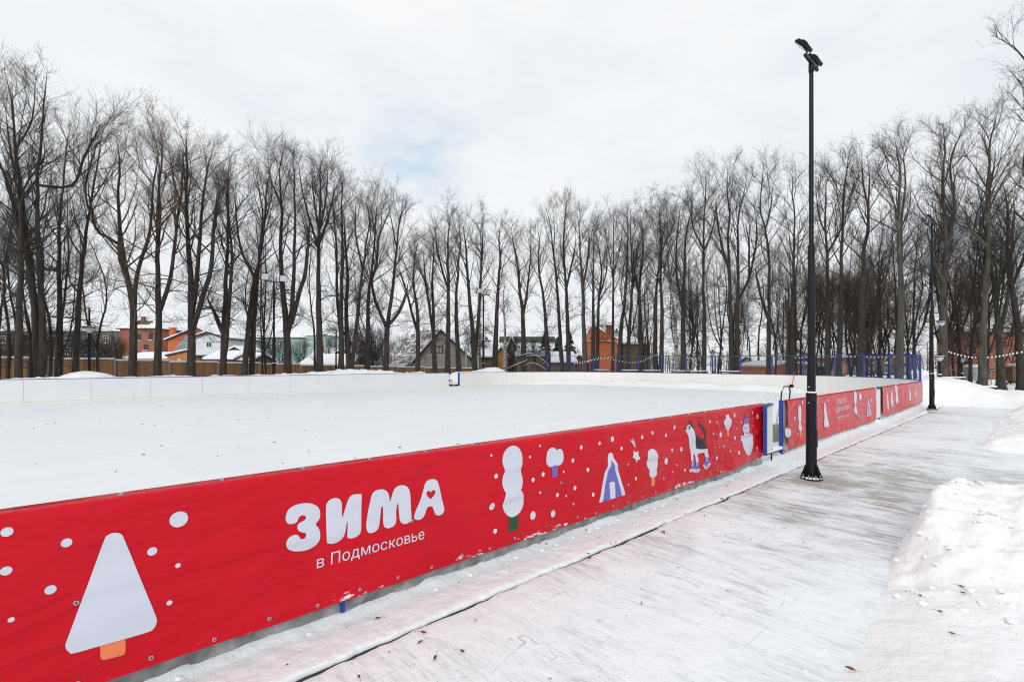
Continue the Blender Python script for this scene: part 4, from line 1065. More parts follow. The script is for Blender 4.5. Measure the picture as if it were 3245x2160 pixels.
# park railing in front of the brick building
root = empty('low_fence', 'low grey park fence with two rails before the brick wall', 'fence', on(2990, 1205, 38))
p0 = on(2990, 1205, 38); p1 = on(3300, 1205, 36)
for z in (0.35, 0.85):
    q = MB(); q.tube([(0, 0, z), (p1.x-p0.x, p1.y-p0.y, z)], 0.02, 5); q.build('rail', M['slate'], root)
for k in range(7):
    t = k/6; q = MB(); q.tube([((p1.x-p0.x)*t, (p1.y-p0.y)*t, -0.3), ((p1.x-p0.x)*t, (p1.y-p0.y)*t, 0.95)], 0.03, 6); q.build('post', M['slate'], root)

# ---- strings of small lamps between the trees
def garland(label, pts, nb):
    P = [PX(*p) for p in pts]
    root = empty('string_lights', label, 'string lights', P[0], 0, 'strings of white lamps')
    P = [p-P[0] for p in P]
    fine = []
    for i in range(len(P)-1):
        for k in range(6): fine.append(P[i].lerp(P[i+1], k/6))
    fine.append(P[-1])
    q = MB(); q.tube(fine, 0.010, 4); q.build('cable', M['black'], root)
    me = None
    for k in range(nb):
        t = (k+0.5)/nb*(len(fine)-1); i = int(t); p = fine[i].lerp(fine[min(i+1, len(fine)-1)], t-i)
        if me is None:
            q = MB(); q.tube([(0, 0, -0.02), (0, 0, -0.05), (0, 0, -0.10), (0, 0, -0.13)], [0.02, 0.04, 0.04, 0.015], 7); me = q.mesh('bulb', M['bulb'])
        o = bpy.data.objects.new('bulb', me); link(o, root); o.location = p
garland('string of white lamps sagging in waves behind the left part of the net', [(1815, 1149, 47), (1850, 1142, 47), (1885, 1138, 47), (1925, 1133, 47), (1960, 1140, 46), (2000, 1147, 46), (2035, 1142, 45), (2062, 1128, 45), (2090, 1118, 45), (2125, 1121, 44), (2160, 1129, 44), (2185, 1133, 44)], 42)
garland('second string of white lamps lower down behind the net', [(1818, 1150, 43), (1845, 1147, 43), (1875, 1137, 43), (1905, 1130, 43), (1945, 1128, 43)], 14)
garland('straight string of white lamps along the top of the net', [(2186, 1133, 43), (2260, 1131, 42), (2340, 1128, 41), (2400, 1126, 40), (2470, 1131, 38), (2540, 1130, 37), (2580, 1125, 36), (2680, 1126, 35), (2760, 1128, 34), (2840, 1127, 33)], 58)
garland('string of white lamps sagging in front of the red brick building', [(2930, 1117, 31), (2965, 1115, 31), (2992, 1105, 31), (3010, 1112, 30), (3040, 1121, 30), (3075, 1128, 30), (3110, 1129, 29.5), (3150, 1127, 29), (3185, 1121, 29), (3215, 1115, 28), (3260, 1108, 28)], 30)

# ================================================================ dry leaves and specks
lf = MB(); k = 7
LEAF = [(-0.022, 0.0), (-0.012, 0.006), (0.0, 0.0085), (0.012, 0.006), (0.024, 0.0), (0.012, -0.006), (0.0, -0.0085), (-0.012, -0.006)]
P3 = [(x, y, 0.006+0.010*(abs(y)/0.0085) + 6*x*x) for x, y in LEAF]; c0 = (0, 0, 0.003)
for i in range(len(P3)): lf.poly([P3[i], P3[(i+1) % len(P3)], c0])
lf.tube([(0.024, 0, 0.009), (0.036, 0.005, 0.014), (0.05, 0.004, 0.006)], 0.0009, 4)
lf.tube([(0.05, 0.004, 0.004), (0.05, 0.004, 0.009)], 0.0025, 5)
leaf_me = lf.mesh('fallen_leaf', M['leaf'])
def zat(px, py):
    d = ground_d(py, 0.02); p = PX(px, py, d); u, n = toRN(p.x, p.y); z = 0.008
    for _ in range(12):
        if n < 1.0 and u < 8: z = h_front(u, n)+0.006
        elif n > 2.83: z = verge_h(u, n, min(1, (n-lip(u))/0.5))+0.006
        else: z = path_h(u, n, 0)+0.004
        d = ground_d(py, z); p = PX(px, py, d); u, n = toRN(p.x, p.y)
    return Vector((p.x, p.y, z))
leaves = [(1197, 1961, 'on the snow strip below the white lettering', 1.1), (1340, 2007, 'where the dark gap meets the walk at the bottom', 1.2), (1332, 2036, 'just below another leaf at the dark gap', 1.1), (1378, 2087, 'on the walk, lying lengthwise near the bottom edge', 1.2), (1463, 2067, 'on the walk with a long stalk, right of another', 1.1), (1508, 1968, 'small and lone on the walk below the dark gap', 0.7), (1136, 2146, 'at the bottom edge of the photo on the snow', 1.1), (1731, 1724, 'on the snow strip right of the green printed trunk', 1.0), (1858, 1680, 'on the snow strip under the small printed tree', 0.9), (1868, 1771, 'beside the dark gap under the blue printed tent', 1.1), (2104, 1686, 'brown, lying in the dark gap left of the mast', 1.2), (2100, 1687, 'large at the left of the thin worn patch', 1.2), (2232, 1635, 'below the gap on the worn brownish strip', 1.0), (2146, 1581, 'one of a scattered few under the skating dog', 1.0), (2157, 1571, 'upper one of the few under the skating dog', 1.0), (2304, 1540, 'alone on the snow strip left of the mast foot', 1.0), (2288, 1583, 'lying in the gap halfway to the mast foot', 1.4), (2033, 1912, 'lone on the white walk toward its lower left', 1.0), (2916, 1889, 'upright on the snow bank, leftmost there', 0.9), (3046, 1860, 'dark, upper one of a pair on the snow bank', 1.1), (3051, 1880, 'pale curled, lower one of a pair on the bank', 1.2), (3018, 2009, 'curled hook shape low on the snow bank', 1.0), (2694, 2122, 'curled brown at the foot of the snow bank, bottom', 1.5), (2979, 1940, 'thin, on the middle of the snow bank', 0.9), (3130, 1880, 'slim, at the right side of the snow bank', 0.9), (3157, 1582, 'near the top of the big snow heap', 0.9)]
for i, (px, py, where, s) in enumerate(leaves):
    o = bpy.data.objects.new('fallen_leaf', leaf_me); link(o); o.location = zat(px, py); s *= 0.85; o.scale = (s, s, s*random.uniform(0.8, 1.4))
    o.rotation_euler = (random.uniform(-0.25, 0.25), random.uniform(-0.25, 0.25), random.uniform(0, 6.28))
    tag(o, 'dry brown leaf ' + where, 'leaf', 'dry leaves on the snow')
sp = MB()
def chip(p, s):
    a_ = random.uniform(0, 6.28); e = Vector((math.cos(a_), math.sin(a_), 0))*s; t = Vector((-e.y, e.x, 0))*random.uniform(0.25, 0.5); up = Vector((0, 0, s*random.uniform(0.12, 0.5)))
    p = Vector(p)
    sp.poly([p-e+up*0.6, p+t, p+e*0.9+up, p-t*0.8+up*0.2]); sp.poly([p-e*0.6, p-t*1.2+up, p+e*0.6+up*0.3])
for i in range(850):
    u = random.uniform(-6, 32); n = 3.5 + 26.5*random.random()**0.8
    if u > 24 and math.hypot(u-24, 0) > 8.5: continue
    chip(RN(u, n, 0.004), random.choice([0.015, 0.02, 0.025, 0.035, 0.05]))
for i in range(260):
    u = random.uniform(-1, 24); n = random.uniform(1.1, 2.7)
    chip(RN(u, n, path_h(u, n, 0)+0.003), random.choice([0.004, 0.006, 0.008, 0.014]))
for i in range(150):
    u = random.uniform(0, 24); n = random.uniform(2.87, 3.15); t = (n-lip(u))/(3.34-lip(u))
    chip(RN(u, n, verge_h(u, n, t)+0.006), random.choice([0.005, 0.008, 0.012]))
for i in range(110):
    u = random.uniform(1.5, 7.0); n = random.uniform(-1.5, 0.8)
    chip(RN(u, n, h_front(u, n)+0.004), random.choice([0.004, 0.006, 0.010]))
for i in range(60):
    u = random.uniform(2.0, 24.0); n = lip(u)-random.uniform(-0.01, 0.03)
    chip(RN(u, n, 0.012), random.choice([0.008, 0.015, 0.02]))
tag(sp.build('fallen_specks', M['speck']), kind='stuff')
# small lumps of snow on the walk and at the foot of the banner
lump = MB()
def blob(p, s):
    k = 6; p = Vector(p); rings = []
    for h, r in ((0.0, 1.0), (0.45, 0.85), (0.75, 0.4)):
        rings.append([p+Vector((math.cos(6.283*i/k+h)*r*s*random.uniform(0.75, 1.2), math.sin(6.283*i/k+h)*r*s*random.uniform(0.75, 1.2), h*s*random.uniform(0.8, 1.1)-0.003)) for i in range(k)])
    for a_, b_ in zip(rings[:-1], rings[1:]):
        for i in range(k): lump.poly([a_[i], a_[(i+1) % k], b_[(i+1) % k], b_[i]])
    lump.poly(rings[-1])
for i in range(200):
    u = random.uniform(0.2, 18); n = 1.25*random.random()**1.6 + 0.9 if random.random() < 0.75 else random.uniform(1.2, 2.75)
    blob(RN(u, n, path_h(u, n, 0)), random.choice([0.005, 0.006, 0.008, 0.012]) if n < 1.2 else random.choice([0.004, 0.006, 0.009]))
for i in range(260):
    u = random.uniform(-0.5, 24); n = random.uniform(3.13, 3.19)
    t = (n-lip(u))/(3.34-lip(u)); blob(RN(u, n, verge_h(u, n, t)), random.choice([0.006, 0.009, 0.014, 0.022]))
for i in range(150):
    u = random.uniform(0.5, 23); n = lip(u)+random.uniform(0.0, 0.05)
    blob(RN(u, n, verge_h(u, n, (n-lip(u))/0.5)), random.choice([0.004, 0.006, 0.010]))
for i in range(420):                             # clods on the big heap and its foot
    u = random.uniform(4.2, 7.75); n = random.uniform(-0.6, 1.02)
    if n < 0.2 and random.random() < 0.5: continue
    blob(RN(u, n, h_front(u, n)), random.choice([0.006, 0.008, 0.010, 0.014, 0.02, 0.03]))
for i in range(160):
    u = random.uniform(14, 24); n = random.uniform(-1.0, 1.15)
    blob(RN(u, n, h_mid(u, n)), random.choice([0.015, 0.025, 0.04, 0.06]))
tag(lump.build('snow_lumps', M['bank'], smooth=True), kind='stuff')
# ================================================================ bare trees
def tubes_np(P, R, S):
    """P (N,K,3) centre lines, R (N,K) radii -> verts, quads of S-sided tubes"""
    N, K, _ = P.shape
    T = np.empty_like(P); T[:, 1:-1] = P[:, 2:]-P[:, :-2]; T[:, 0] = P[:, 1]-P[:, 0]; T[:, -1] = P[:, -1]-P[:, -2]
    T /= np.linalg.norm(T, axis=2, keepdims=True)+1e-9
    ref = np.array([0.37, 0.83, 0.11]); ref = np.broadcast_to(ref, T.shape)
    e1 = np.cross(T, ref); e1 /= np.linalg.norm(e1, axis=2, keepdims=True)+1e-9
    e2 = np.cross(T, e1)
    w = np.arange(S)*2*np.pi/S
    V = P[:, :, None, :] + R[:, :, None, None]*(np.cos(w)[None, None, :, None]*e1[:, :, None, :] + np.sin(w)[None, None, :, None]*e2[:, :, None, :])
    idx = np.arange(N*K*S).reshape(N, K, S)
    a = idx[:, :-1, :]; b = np.roll(a, -1, 2); c = idx[:, 1:, :]; d = np.roll(c, -1, 2)
    return V.reshape(-1, 3), np.stack([a, b, d, c], -1).reshape(-1, 4)
def grow(rng, p0, d0, L, K, wig, up, r0, r1):
    """vectorised wandering twigs: start points, directions, lengths -> (N,K+1,3), radii"""
    N = len(p0); P = np.empty((N, K+1, 3)); P[:, 0] = p0; d = d0.copy()
    up = np.broadcast_to(np.asarray(up, dtype=float), (N,))
    for k in range(K):
        d = d + rng.normal(0, wig, (N, 3)); d[:, 2] += up/K
        d /= np.linalg.norm(d, axis=1, keepdims=True)+1e-9
        P[:, k+1] = P[:, k] + d*(L/K)[:, None]
    t = np.linspace(0, 1, K+1)[None]
    R = r0[:, None]*(1-t) + r1[:, None]*t
    return P, R
def spawn(rng, P, R, m, lo, hi, amin, amax, upb):
    """m children along each path: positions, directions, parent radius, t"""
    N, K1, _ = P.shape; K = K1-1
    t = lo + (hi-lo)*((np.arange(m)[None]+rng.random((N, m)))/m)
    s = t*K; i = np.minimum(s.astype(int), K-1); f = (s-i)[..., None]
    ii = np.arange(N)[:, None]
    pos = P[ii, i]*(1-f) + P[ii, i+1]*f
    rad = R[ii, i]*(1-f[..., 0]) + R[ii, i+1]*f[..., 0]
    T = P[ii, i+1]-P[ii, i]; T /= np.linalg.norm(T, axis=2, keepdims=True)+1e-9
    rnd = rng.normal(0, 1, (N, m, 3)); perp = rnd - (rnd*T).sum(2, keepdims=True)*T
    perp /= np.linalg.norm(perp, axis=2, keepdims=True)+1e-9
    a = np.radians(rng.uniform(amin, amax, (N, m)))[..., None]
    d = np.cos(a)*T + np.sin(a)*perp; d[..., 2] += upb
    d /= np.linalg.norm(d, axis=2, keepdims=True)
    return pos.reshape(-1, 3), d.reshape(-1, 3), rad.reshape(-1), t.reshape(-1)
def stem_path(rng, pts, step=0.45, wig=0.05):
    pts = [np.array(p, float) for p in pts]; out = []
    n = len(pts)
    for i in range(n-1):
        p0, p1, p2, p3 = pts[max(i-1, 0)], pts[i], pts[i+1], pts[min(i+2, n-1)]
        k = max(1, int(np.linalg.norm(p2-p1)/step))
        for j in range(k):
            t = j/k
            out.append(0.5*((2*p1)+(p2-p0)*t+(2*p0-5*p1+4*p2-p3)*t*t+(3*p1-p0-3*p2+p3)*t**3))
    out.append(pts[-1]); out = np.array(out)
    w = rng.normal(0, wig, out.shape); w[:, 2] *= 0.3
    w = (w + np.roll(w, 1, 0) + np.roll(w, -1, 0))/1.7; w[0] = 0; 
    return out + w*np.linspace(0.3, 1.2, len(out))[:, None]
CROWN = dict(n1=1.9, L1=3.6, a1=(28, 70), up1=0.7, n2=8, n3=6, n4=1, low=0.20, droop=0.0, tw=1.0, top=1.0, lowdroop=0.6, Lcap=3.6)
def tree_mesh(rng, stems, r0, H, **kw):
    p = dict(CROWN); p.update(kw)
    tv, tq, cv, cq = [], [], [], []; to = co = 0
    def add(V, Q, trunk=False):
        nonlocal to, co
        if trunk: tv.append(V); tq.append(Q+to); to += len(V)
        else: cv.append(V); cq.append(Q+co); co += len(V)
    heads, dirs, rads, Ls, ups = [], [], [], [], []
    for si, st in enumerate(stems):
        pts = stem_path(rng, st, 0.4, 0.022)
        z = pts[:, 2]; hz = np.clip(z/H, 0, 1)
        k = 1.0 if si == 0 and len(stems) == 1 else (0.86 if si == 0 else 0.68)
        r = r0*k*(0.85*(1-hz)**1.15+0.08*(1-hz)) + 0.012
        base = np.exp(-np.clip(z, 0, 9)/0.35)*0.45*r0*(1 if st[0][2] < 0.3 else 0)
        r = r + base + rng.normal(0, 0.02, len(r))*r
        if si > 0: r[0] *= 0.9
        rtip = np.linspace(1, 1, len(r)); rtip[-4:] = np.linspace(1, 0.35, 4)[-len(rtip[-4:]):]; r = r*rtip
        V, Q = tubes_np(pts[None], r[None], 9); add(V, Q, True)
        # boughs off this stem
        seg = np.linalg.norm(np.diff(pts, axis=0), axis=1); Lst = seg.sum(); cum = np.concatenate([[0], np.cumsum(seg)])
        z0 = max(p['low']*H, z[0]+0.3)
        m = max(5, int(p['n1']*(Lst*(H-z0)/max(0.1, H-z[0]))))
        for j in range(m):
            t = (j+rng.random())/m
            zt = z0 + (pts[-1, 2]-z0)*t
            i = int(np.clip(np.searchsorted(z, zt), 1, len(z)-1))
            f = (zt-z[i-1])/max(1e-3, z[i]-z[i-1]); f = min(1, max(0, f))
            pos = pts[i-1]*(1-f)+pts[i]*f; rr = r[i-1]*(1-f)+r[i]*f
            T = pts[i]-pts[i-1]; T /= np.linalg.norm(T)+1e-9
            az = rng.uniform(0, 2*np.pi); h = zt/H
            a = np.radians(rng.uniform(*p['a1'])*(1.0 if h > 0.4 else 1.25))
            out = np.array([np.cos(az), np.sin(az), 0.0])
            L = p['L1']*(0.24+0.76*(1-h)**0.75)*rng.uniform(0.4, 1.25)*(1.0 if h > 0.3 else 0.75)
            u = p['up1']*rng.uniform(0.3, 1.3)
            if h > 0.45 and rng.random() < 0.72:     # long rising limbs that make the fan of the upper crown
                a = np.radians(rng.uniform(18, 52)); L = min(p['Lcap'], max(0.7, (1.02-h)*H*rng.uniform(0.45, 0.88))); u = 0.35
            d = np.cos(a)*T + np.sin(a)*out
            if h < 0.42 and rng.random() < p['lowdroop']: u = -rng.uniform(0.1, 1.0); d[2] *= 0.4
            heads.append(pos); dirs.append(d); rads.append(min(0.5*rr, 0.010+0.0115*L)); Ls.append(L); ups.append(u - p['droop'])
        # tuft at the tip
        for j in range(1):
            heads.append(pts[-1-min(j, len(pts)-2)]); d = np.array([rng.normal(0, 0.5), rng.normal(0, 0.5), 1.0]); dirs.append(d); rads.append(0.014); Ls.append(rng.uniform(0.3, 0.75)*p['top']); ups.append(0.5-p['droop'])
    heads = np.array(heads); dirs = np.array(dirs); dirs /= np.linalg.norm(dirs, axis=1, keepdims=True)
    rads = np.array(rads); Ls = np.array(Ls); ups = np.array(ups)
    P1, R1 = grow(rng, heads, dirs, Ls, 8, 0.105, ups, rads, np.full(len(Ls), 0.006)); add(*tubes_np(P1, R1, 5))
    tw = p['tw']
    a, d, r, t = spawn(rng, P1, R1, p['n2'], 0.12, 1.0, 22, 55, 0.22-0.5*p['droop'])
    L2 = np.repeat(Ls, p['n2'])*rng.uniform(0.20, 0.52, len(a))*(1.05-0.5*t)+0.16
    kp = rng.random(len(a)) < np.clip(np.repeat(Ls, p['n2'])/1.7, 0.3, 1); a, d, r, L2 = a[kp], d[kp], r[kp], L2[kp]
    P2, R2 = grow(rng, a, d, L2, 5, 0.11, 0.25-p['droop'], np.minimum(r*0.75, 0.0115)*tw, np.full(len(a), 0.0042)*tw); add(*tubes_np(P2, R2, 4))
    a, d, r, t = spawn(rng, P2, R2, p['n3'], 0.1, 1.0, 22, 58, 0.10-0.4*p['droop'])
    L3 = np.repeat(L2, p['n3'])*rng.uniform(0.25, 0.65, len(a))+0.16
    kp = rng.random(len(a)) < np.clip(np.repeat(L2, p['n3'])/0.75, 0.3, 1); a, d, r, L3 = a[kp], d[kp], r[kp], L3[kp]
    P3, R3 = grow(rng, a, d, L3, 3, 0.11, 0.15-p['droop'], np.minimum(r*0.8, 0.0058)*tw, np.full(len(a), 0.0028)*tw); add(*tubes_np(P3, R3, 3))
    if p['n4']:
        a, d, r, t = spawn(rng, P3, R3, p['n4'], 0.15, 1.0, 20, 60, 0.0-0.4*p['droop'])
        L4 = rng.uniform(0.15, 0.42, len(a))
        P4, R4 = grow(rng, a, d, L4, 1, 0.10, -p['droop'], np.full(len(a), 0.0038)*tw, np.full(len(a), 0.0018)*tw); add(*tubes_np(P4, R4, 3))
    return (np.concatenate(tv), np.concatenate(tq)), (np.concatenate(cv), np.concatenate(cq))
def tree_from(rng, name, label, base, stems, r0, H, group=None, bark=None, twig=None, **kw):
    (tV, tQ), (cV, cQ) = tree_mesh(rng, stems, r0, H, **kw)
    root = empty(name, label, 'tree', base, 0, group)
    link(bpy.data.objects.new('trunk', np_mesh('trunk', tV, tQ, bark or M['bark'], True)), root)
    link(bpy.data.objects.new('crown', np_mesh('crown', cV, cQ, twig or M['twig'])), root)
    return root
def px_tree(label, d, wpx, polys, seed, name='bare_tree', z0=-0.1, **kw):
    """polys: stems as lists of photo points, base first; the tree stands d metres away"""
    rng = np.random.default_rng(seed)
    bx = polys[0][0][0]; b = PX(bx, HY, d); base = Vector((b.x, b.y, z0)); stems = []
    top = max(EYE-(y-HY)/F*d for pl in polys for _, y in pl)
    yoff = {}
    for i, pl in enumerate(polys):
        drift = rng.normal(0, 0.10); st = []
        for j, (x, y) in enumerate(pl):
            q = PX(x, y, d); zz = (q.z-z0)*(0.94 if y < 900 else 1.0 - 0.06*max(0, (1185-y))/285.0)
            if i == 0 and j == 0: zz = -0.12
            dy = 0.0 if (x, y) not in yoff else yoff[(x, y)]
            if (x, y) not in yoff:
                dy = (drift*max(0, zz-1))*0.35 if j else 0.0
                if i > 0 and j == 0: dy = 0.0
                yoff[(x, y)] = dy
            st.append((q.x-base.x, dy, zz))
        stems.append(st)
    r0 = wpx/2/F*d
    return tree_from(rng, name, label, base, stems, r0, top-z0+0.3, 'tall bare trees around the rink', **kw)
def fN(px, n=34.9): return d_on_n(px, n)
def fU(px, u=40.0): return d_on_u(px, u)
B = 1185
T = [
 # ---- the row along the left side
 ('leaning bare trunk at the left edge of the photo', fN(60, 34.5), 27, [[(58, B), (66, 1060), (78, 850), (86, 650), (70, 480), (50, 300)], [(78, 850), (60, 760), (40, 620), (20, 500)]], dict(L1=4.39)),
 ('giant bare tree with two big trunks near the left edge', fN(133, 34.8), 34, [[(128, B), (118, 1000), (103, 820), (88, 620), (70, 430), (62, 280), (48, 200)], [(136, B), (148, 1000), (151, 733), (160, 560), (185, 400), (212, 210)], [(103, 820), (60, 700), (20, 560), (-30, 420)], [(160, 560), (215, 540), (250, 440), (300, 330)], [(70, 430), (110, 330), (118, 215)]], dict(L1=4.39, n1=1.80)),
 ('slim bare tree behind the giant twin trunk', fN(182, 40), 20, [[(184, B), (183, 900), (178, 700), (190, 500), (200, 350)]], dict(n1=1.44)),
 ('straight bare tree just left of the black park lantern', fN(238, 35.6), 24, [[(236, B), (240, 980), (252, 760), (264, 620), (285, 480), (300, 360)], [(264, 620), (295, 560), (335, 430)]], {}),
 ('forked bare tree with a wide V before the brick house', fN(414, 34.6), 32, [[(414, B), (420, 985), (398, 860), (379, 746), (366, 610), (370, 480), (356, 380)], [(420, 985), (428, 850), (452, 760), (467, 697), (474, 560), (490, 440), (482, 380)], [(379, 746), (345, 720), (310, 690), (290, 560)], [(398, 860), (384, 800), (372, 700)]], dict(twig='twig_brown', L1=3.42)),
 ('rusty brown tree between the brick house and the orange house', fN(498, 34.7), 29, [[(498, B), (503, 985), (500, 781), (502, 640), (512, 480), (518, 360)], [(503, 985), (530, 850), (543, 700), (556, 560), (560, 440)], [(500, 781), (480, 620), (470, 480), (455, 400)]], dict(twig='twig_brown', L1=3.17)),
 ('stout bare tree in front of the white gabled house', fN(603, 34.6), 34, [[(603, B), (603, 985), (590, 760), (582, 641), (578, 480), (572, 350)], [(603, 985), (622, 850), (631, 732), (640, 600), (655, 470), (668, 420)], [(606, 1050), (640, 920), (665, 820), (672, 700), (690, 560)], [(582, 641), (560, 560), (545, 450)]], dict(L1=3.29)),
 ('bare tree with a side stem right of the white gabled house', fN(708, 34.8), 27, [[(706, B), (710, 985), (716, 800), (720, 700), (716, 580), (720, 480)], [(712, 1120), (730, 1000), (742, 880), (750, 780), (742, 650), (748, 540)], [(706, 1050), (680, 980), (660, 930)], [(720, 700), (700, 610), (685, 500)]], dict(L1=3.17)),
 ('leaning bare tree left of the turquoise building', fN(769, 34.7), 24, [[(768, B), (780, 985), (790, 850), (801, 779), (806, 650), (790, 540), (770, 470)], [(790, 850), (770, 780), (752, 690), (740, 560)]], dict(L1=3.29)),
 ('tall bare tree crossing in front of the turquoise building', fN(796, 35.2), 22, [[(796, B), (802, 985), (808, 880), (831, 671), (838, 560), (850, 470), (872, 440)], [(831, 671), (850, 560), (835, 450)]], dict(L1=3.17)),
 ('bare tree forked in three beside the far floodlight mast', fN(913, 34.8), 32, [[(913, B), (908, 1040), (894, 888), (888, 720), (890, 617), (884, 500), (892, 440)], [(910, 1060), (925, 960), (930, 820), (934, 671), (932, 540), (930, 435)], [(922, 1020), (945, 900), (957, 860), (968, 760), (975, 650)], [(890, 617), (870, 560), (850, 500)]], dict(L1=3.17)),
 ('straight single trunk with a broom shaped crown by the snowy shed', fN(1013, 34.6), 30, [[(1015, B), (1012, 985), (1011, 830), (1013, 700), (1016, 600), (1018, 465)], [(1011, 760), (985, 660), (965, 560), (955, 480)], [(1013, 740), (1040, 650), (1060, 560), (1085, 510)], [(1013, 700), (1000, 600), (990, 500)], [(1014, 690), (1030, 600), (1040, 490)]], dict(L1=2.93, n1=2.02, a1=(15, 45))),
 ('bare tree right of the snowy shed roof with its lantern', fN(1080, 34.9), 24, [[(1080, B), (1085, 1000), (1088, 860), (1094, 770), (1090, 650), (1098, 530)], [(1082, 1060), (1066, 930), (1062, 800), (1055, 690), (1045, 600)]], {}),
 ('V shaped bare tree with wide legs left of the brown tangle', fN(1113, 34.5), 24, [[(1113, B), (1098, 1070), (1093, 940), (1096, 850), (1085, 740), (1080, 640)], [(1113, B-5), (1128, 1040), (1140, 900), (1148, 830), (1160, 740), (1168, 671), (1160, 590), (1172, 560)], [(1148, 830), (1130, 720), (1128, 610)]], dict(L1=3.17)),
 ('bare tree in front of the brown tangle of brush', fN(1165, 35.3), 22, [[(1163, B), (1168, 1000), (1172, 900), (1196, 810), (1206, 720), (1235, 650)], [(1172, 900), (1185, 760), (1190, 640), (1200, 560)]], dict(L1=3.17)),
 ('bare tree forking low at the left end of the grey house roof', fN(1221, 34.7), 24, [[(1221, B), (1226, 1040), (1236, 940), (1244, 860), (1254, 752), (1262, 660), (1272, 590)], [(1226, 1040), (1205, 970), (1190, 920), (1178, 830)], [(1230, 1025), (1262, 985), (1280, 940), (1295, 880)], [(1254, 752), (1240, 680), (1228, 600)]], dict(L1=3.05)),
 ('thin bare tree over the ridge of the grey house', fN(1322, 35), 22, [[(1322, B), (1326, 1060), (1322, 960), (1312, 880), (1318, 800), (1330, 720)], [(1326, 1060), (1300, 960), (1280, 870), (1262, 820)]], dict(L1=2.68)),
 ('bare tree left of the grey gable window', fN(1379, 35), 22, [[(1381, B), (1374, 1060), (1372, 960), (1370, 860), (1375, 780), (1372, 700)], [(1374, 1060), (1358, 950), (1345, 850), (1340, 770)]], dict(L1=2.68)),
 ('straight bare tree right of the grey gable window', fN(1419, 34.8), 25, [[(1418, B), (1420, 1050), (1422, 900), (1420, 780), (1424, 690), (1418, 625)], [(1422, 900), (1400, 830), (1385, 760), (1378, 690)]], dict(L1=3.05, n1=2.09)),
 ('bare tree standing at the gap in the far boards', fN(1455, 34.9), 20, [[(1457, B), (1450, 1080), (1446, 960), (1452, 840), (1460, 740), (1455, 680)]], dict(L1=2.81)),
 ('V shaped bare tree left of the second far floodlight mast', fN(1509, 35), 24, [[(1507, B), (1500, 1080), (1490, 950), (1484, 860), (1478, 760), (1470, 690)], [(1505, 1120), (1516, 1000), (1522, 880), (1526, 760), (1530, 640)]], dict(L1=2.81)),
 ('bare tree right of the second far floodlight mast', fN(1568, 35.5), 22, [[(1566, B), (1572, 1040), (1578, 910), (1584, 800), (1582, 720), (1590, 660)]], dict(L1=2.81)),
 ('Y shaped bare tree beside the fallen snowy branches', fN(1660, 35.2), 26, [[(1660, B), (1658, 1060), (1656, 990), (1645, 890), (1640, 830), (1628, 760), (1620, 700)], [(1656, 990), (1668, 930), (1675, 860), (1682, 780), (1680, 710)]], dict(L1=2.93)),
 # ---- behind the net, from its left end to the right
 ('bare tree leaning left at the first blue net post', fU(1736, 37.5), 18, [[(1737, B), (1730, 1040), (1722, 930), (1706, 830), (1708, 740), (1700, 690)]], dict(L1=2.68)),
 ('leaning bare tree with a long bend left of the firs', fU(1782, 39), 19, [[(1784, B), (1772, 1020), (1764, 880), (1754, 773), (1742, 680), (1728, 620)], [(1754, 773), (1756, 700), (1752, 640)]], dict(L1=2.93)),
 ('tall bare tree above the middle fir', fU(1803, 39), 21, [[(1804, B), (1796, 1000), (1792, 900), (1782, 773), (1786, 680), (1790, 592)], [(1792, 900), (1812, 800), (1820, 740)]], dict(L1=3.05)),
 ('grey green bare trunk left of the orange house', fU(1854, 39), 23, [[(1855, B), (1850, 1020), (1846, 900), (1840, 780), (1836, 700), (1842, 630)], [(1846, 900), (1862, 800), (1870, 710)]], dict(bark='bark_grey', L1=2.81)),
 ('left trunk of the close pair before the orange house', fU(1877, 39), 16, [[(1878, B), (1878, 1000), (1877, 850), (1878, 740), (1876, 680)]], dict(L1=2.68)),
 ('right trunk of the close pair before the orange house', fU(1893, 39.3), 18, [[(1891, B), (1896, 1020), (1898, 930), (1908, 850), (1898, 760), (1886, 680)], [(1898, 930), (1920, 830), (1915, 750)]], dict(L1=2.81)),
 ('thin straight bare tree before the orange house chimney', fU(1941, 39), 15, [[(1941, B), (1943, 1000), (1943, 860), (1944, 740), (1943, 640)], [(1943, 860), (1960, 760), (1968, 690)], [(1943, 860), (1925, 760), (1915, 690)]], dict(L1=2.44)),
 ('bare tree leaning right just past the orange house', fU(1960, 39), 18, [[(1958, B), (1968, 1040), (1979, 952), (1986, 860), (1990, 773), (1992, 700), (1988, 625)]], dict(L1=2.93)),
 ('dark bare trunk right of the pale glass lantern', fU(1988, 40), 18, [[(1988, B), (1994, 1040), (2003, 907), (2002, 800), (1998, 720), (2000, 650)], [(2003, 907), (2018, 820), (2024, 740)]], dict(L1=2.81)),
 ('stout bare tree where the lamp string rises', fU(2030, 41), 22, [[(2031, B), (2030, 1020), (2026, 920), (2034, 820), (2040, 720), (2032, 640)], [(2026, 920), (2010, 830), (2006, 760)]], dict(L1=2.93)),
 ('bare tree in the dark thicket behind the third net bay', fU(2079, 41), 19, [[(2079, B), (2074, 1010), (2078, 880), (2090, 780), (2096, 690)]], dict(L1=2.93)),
 ('bare tree beside the white birch behind the net', fU(2092, 40), 18, [[(2094, B), (2100, 1000), (2096, 870), (2100, 760), (2096, 650), (2102, 600)]], dict(L1=2.81)),
 ('big bare tree behind the middle of the net', fU(2164, 40), 25, [[(2165, B), (2166, 1000), (2168, 900), (2172, 818), (2176, 720), (2190, 640), (2200, 580)], [(2166, 980), (2150, 880), (2145, 780), (2150, 690), (2158, 620)]], dict(L1=3.17)),
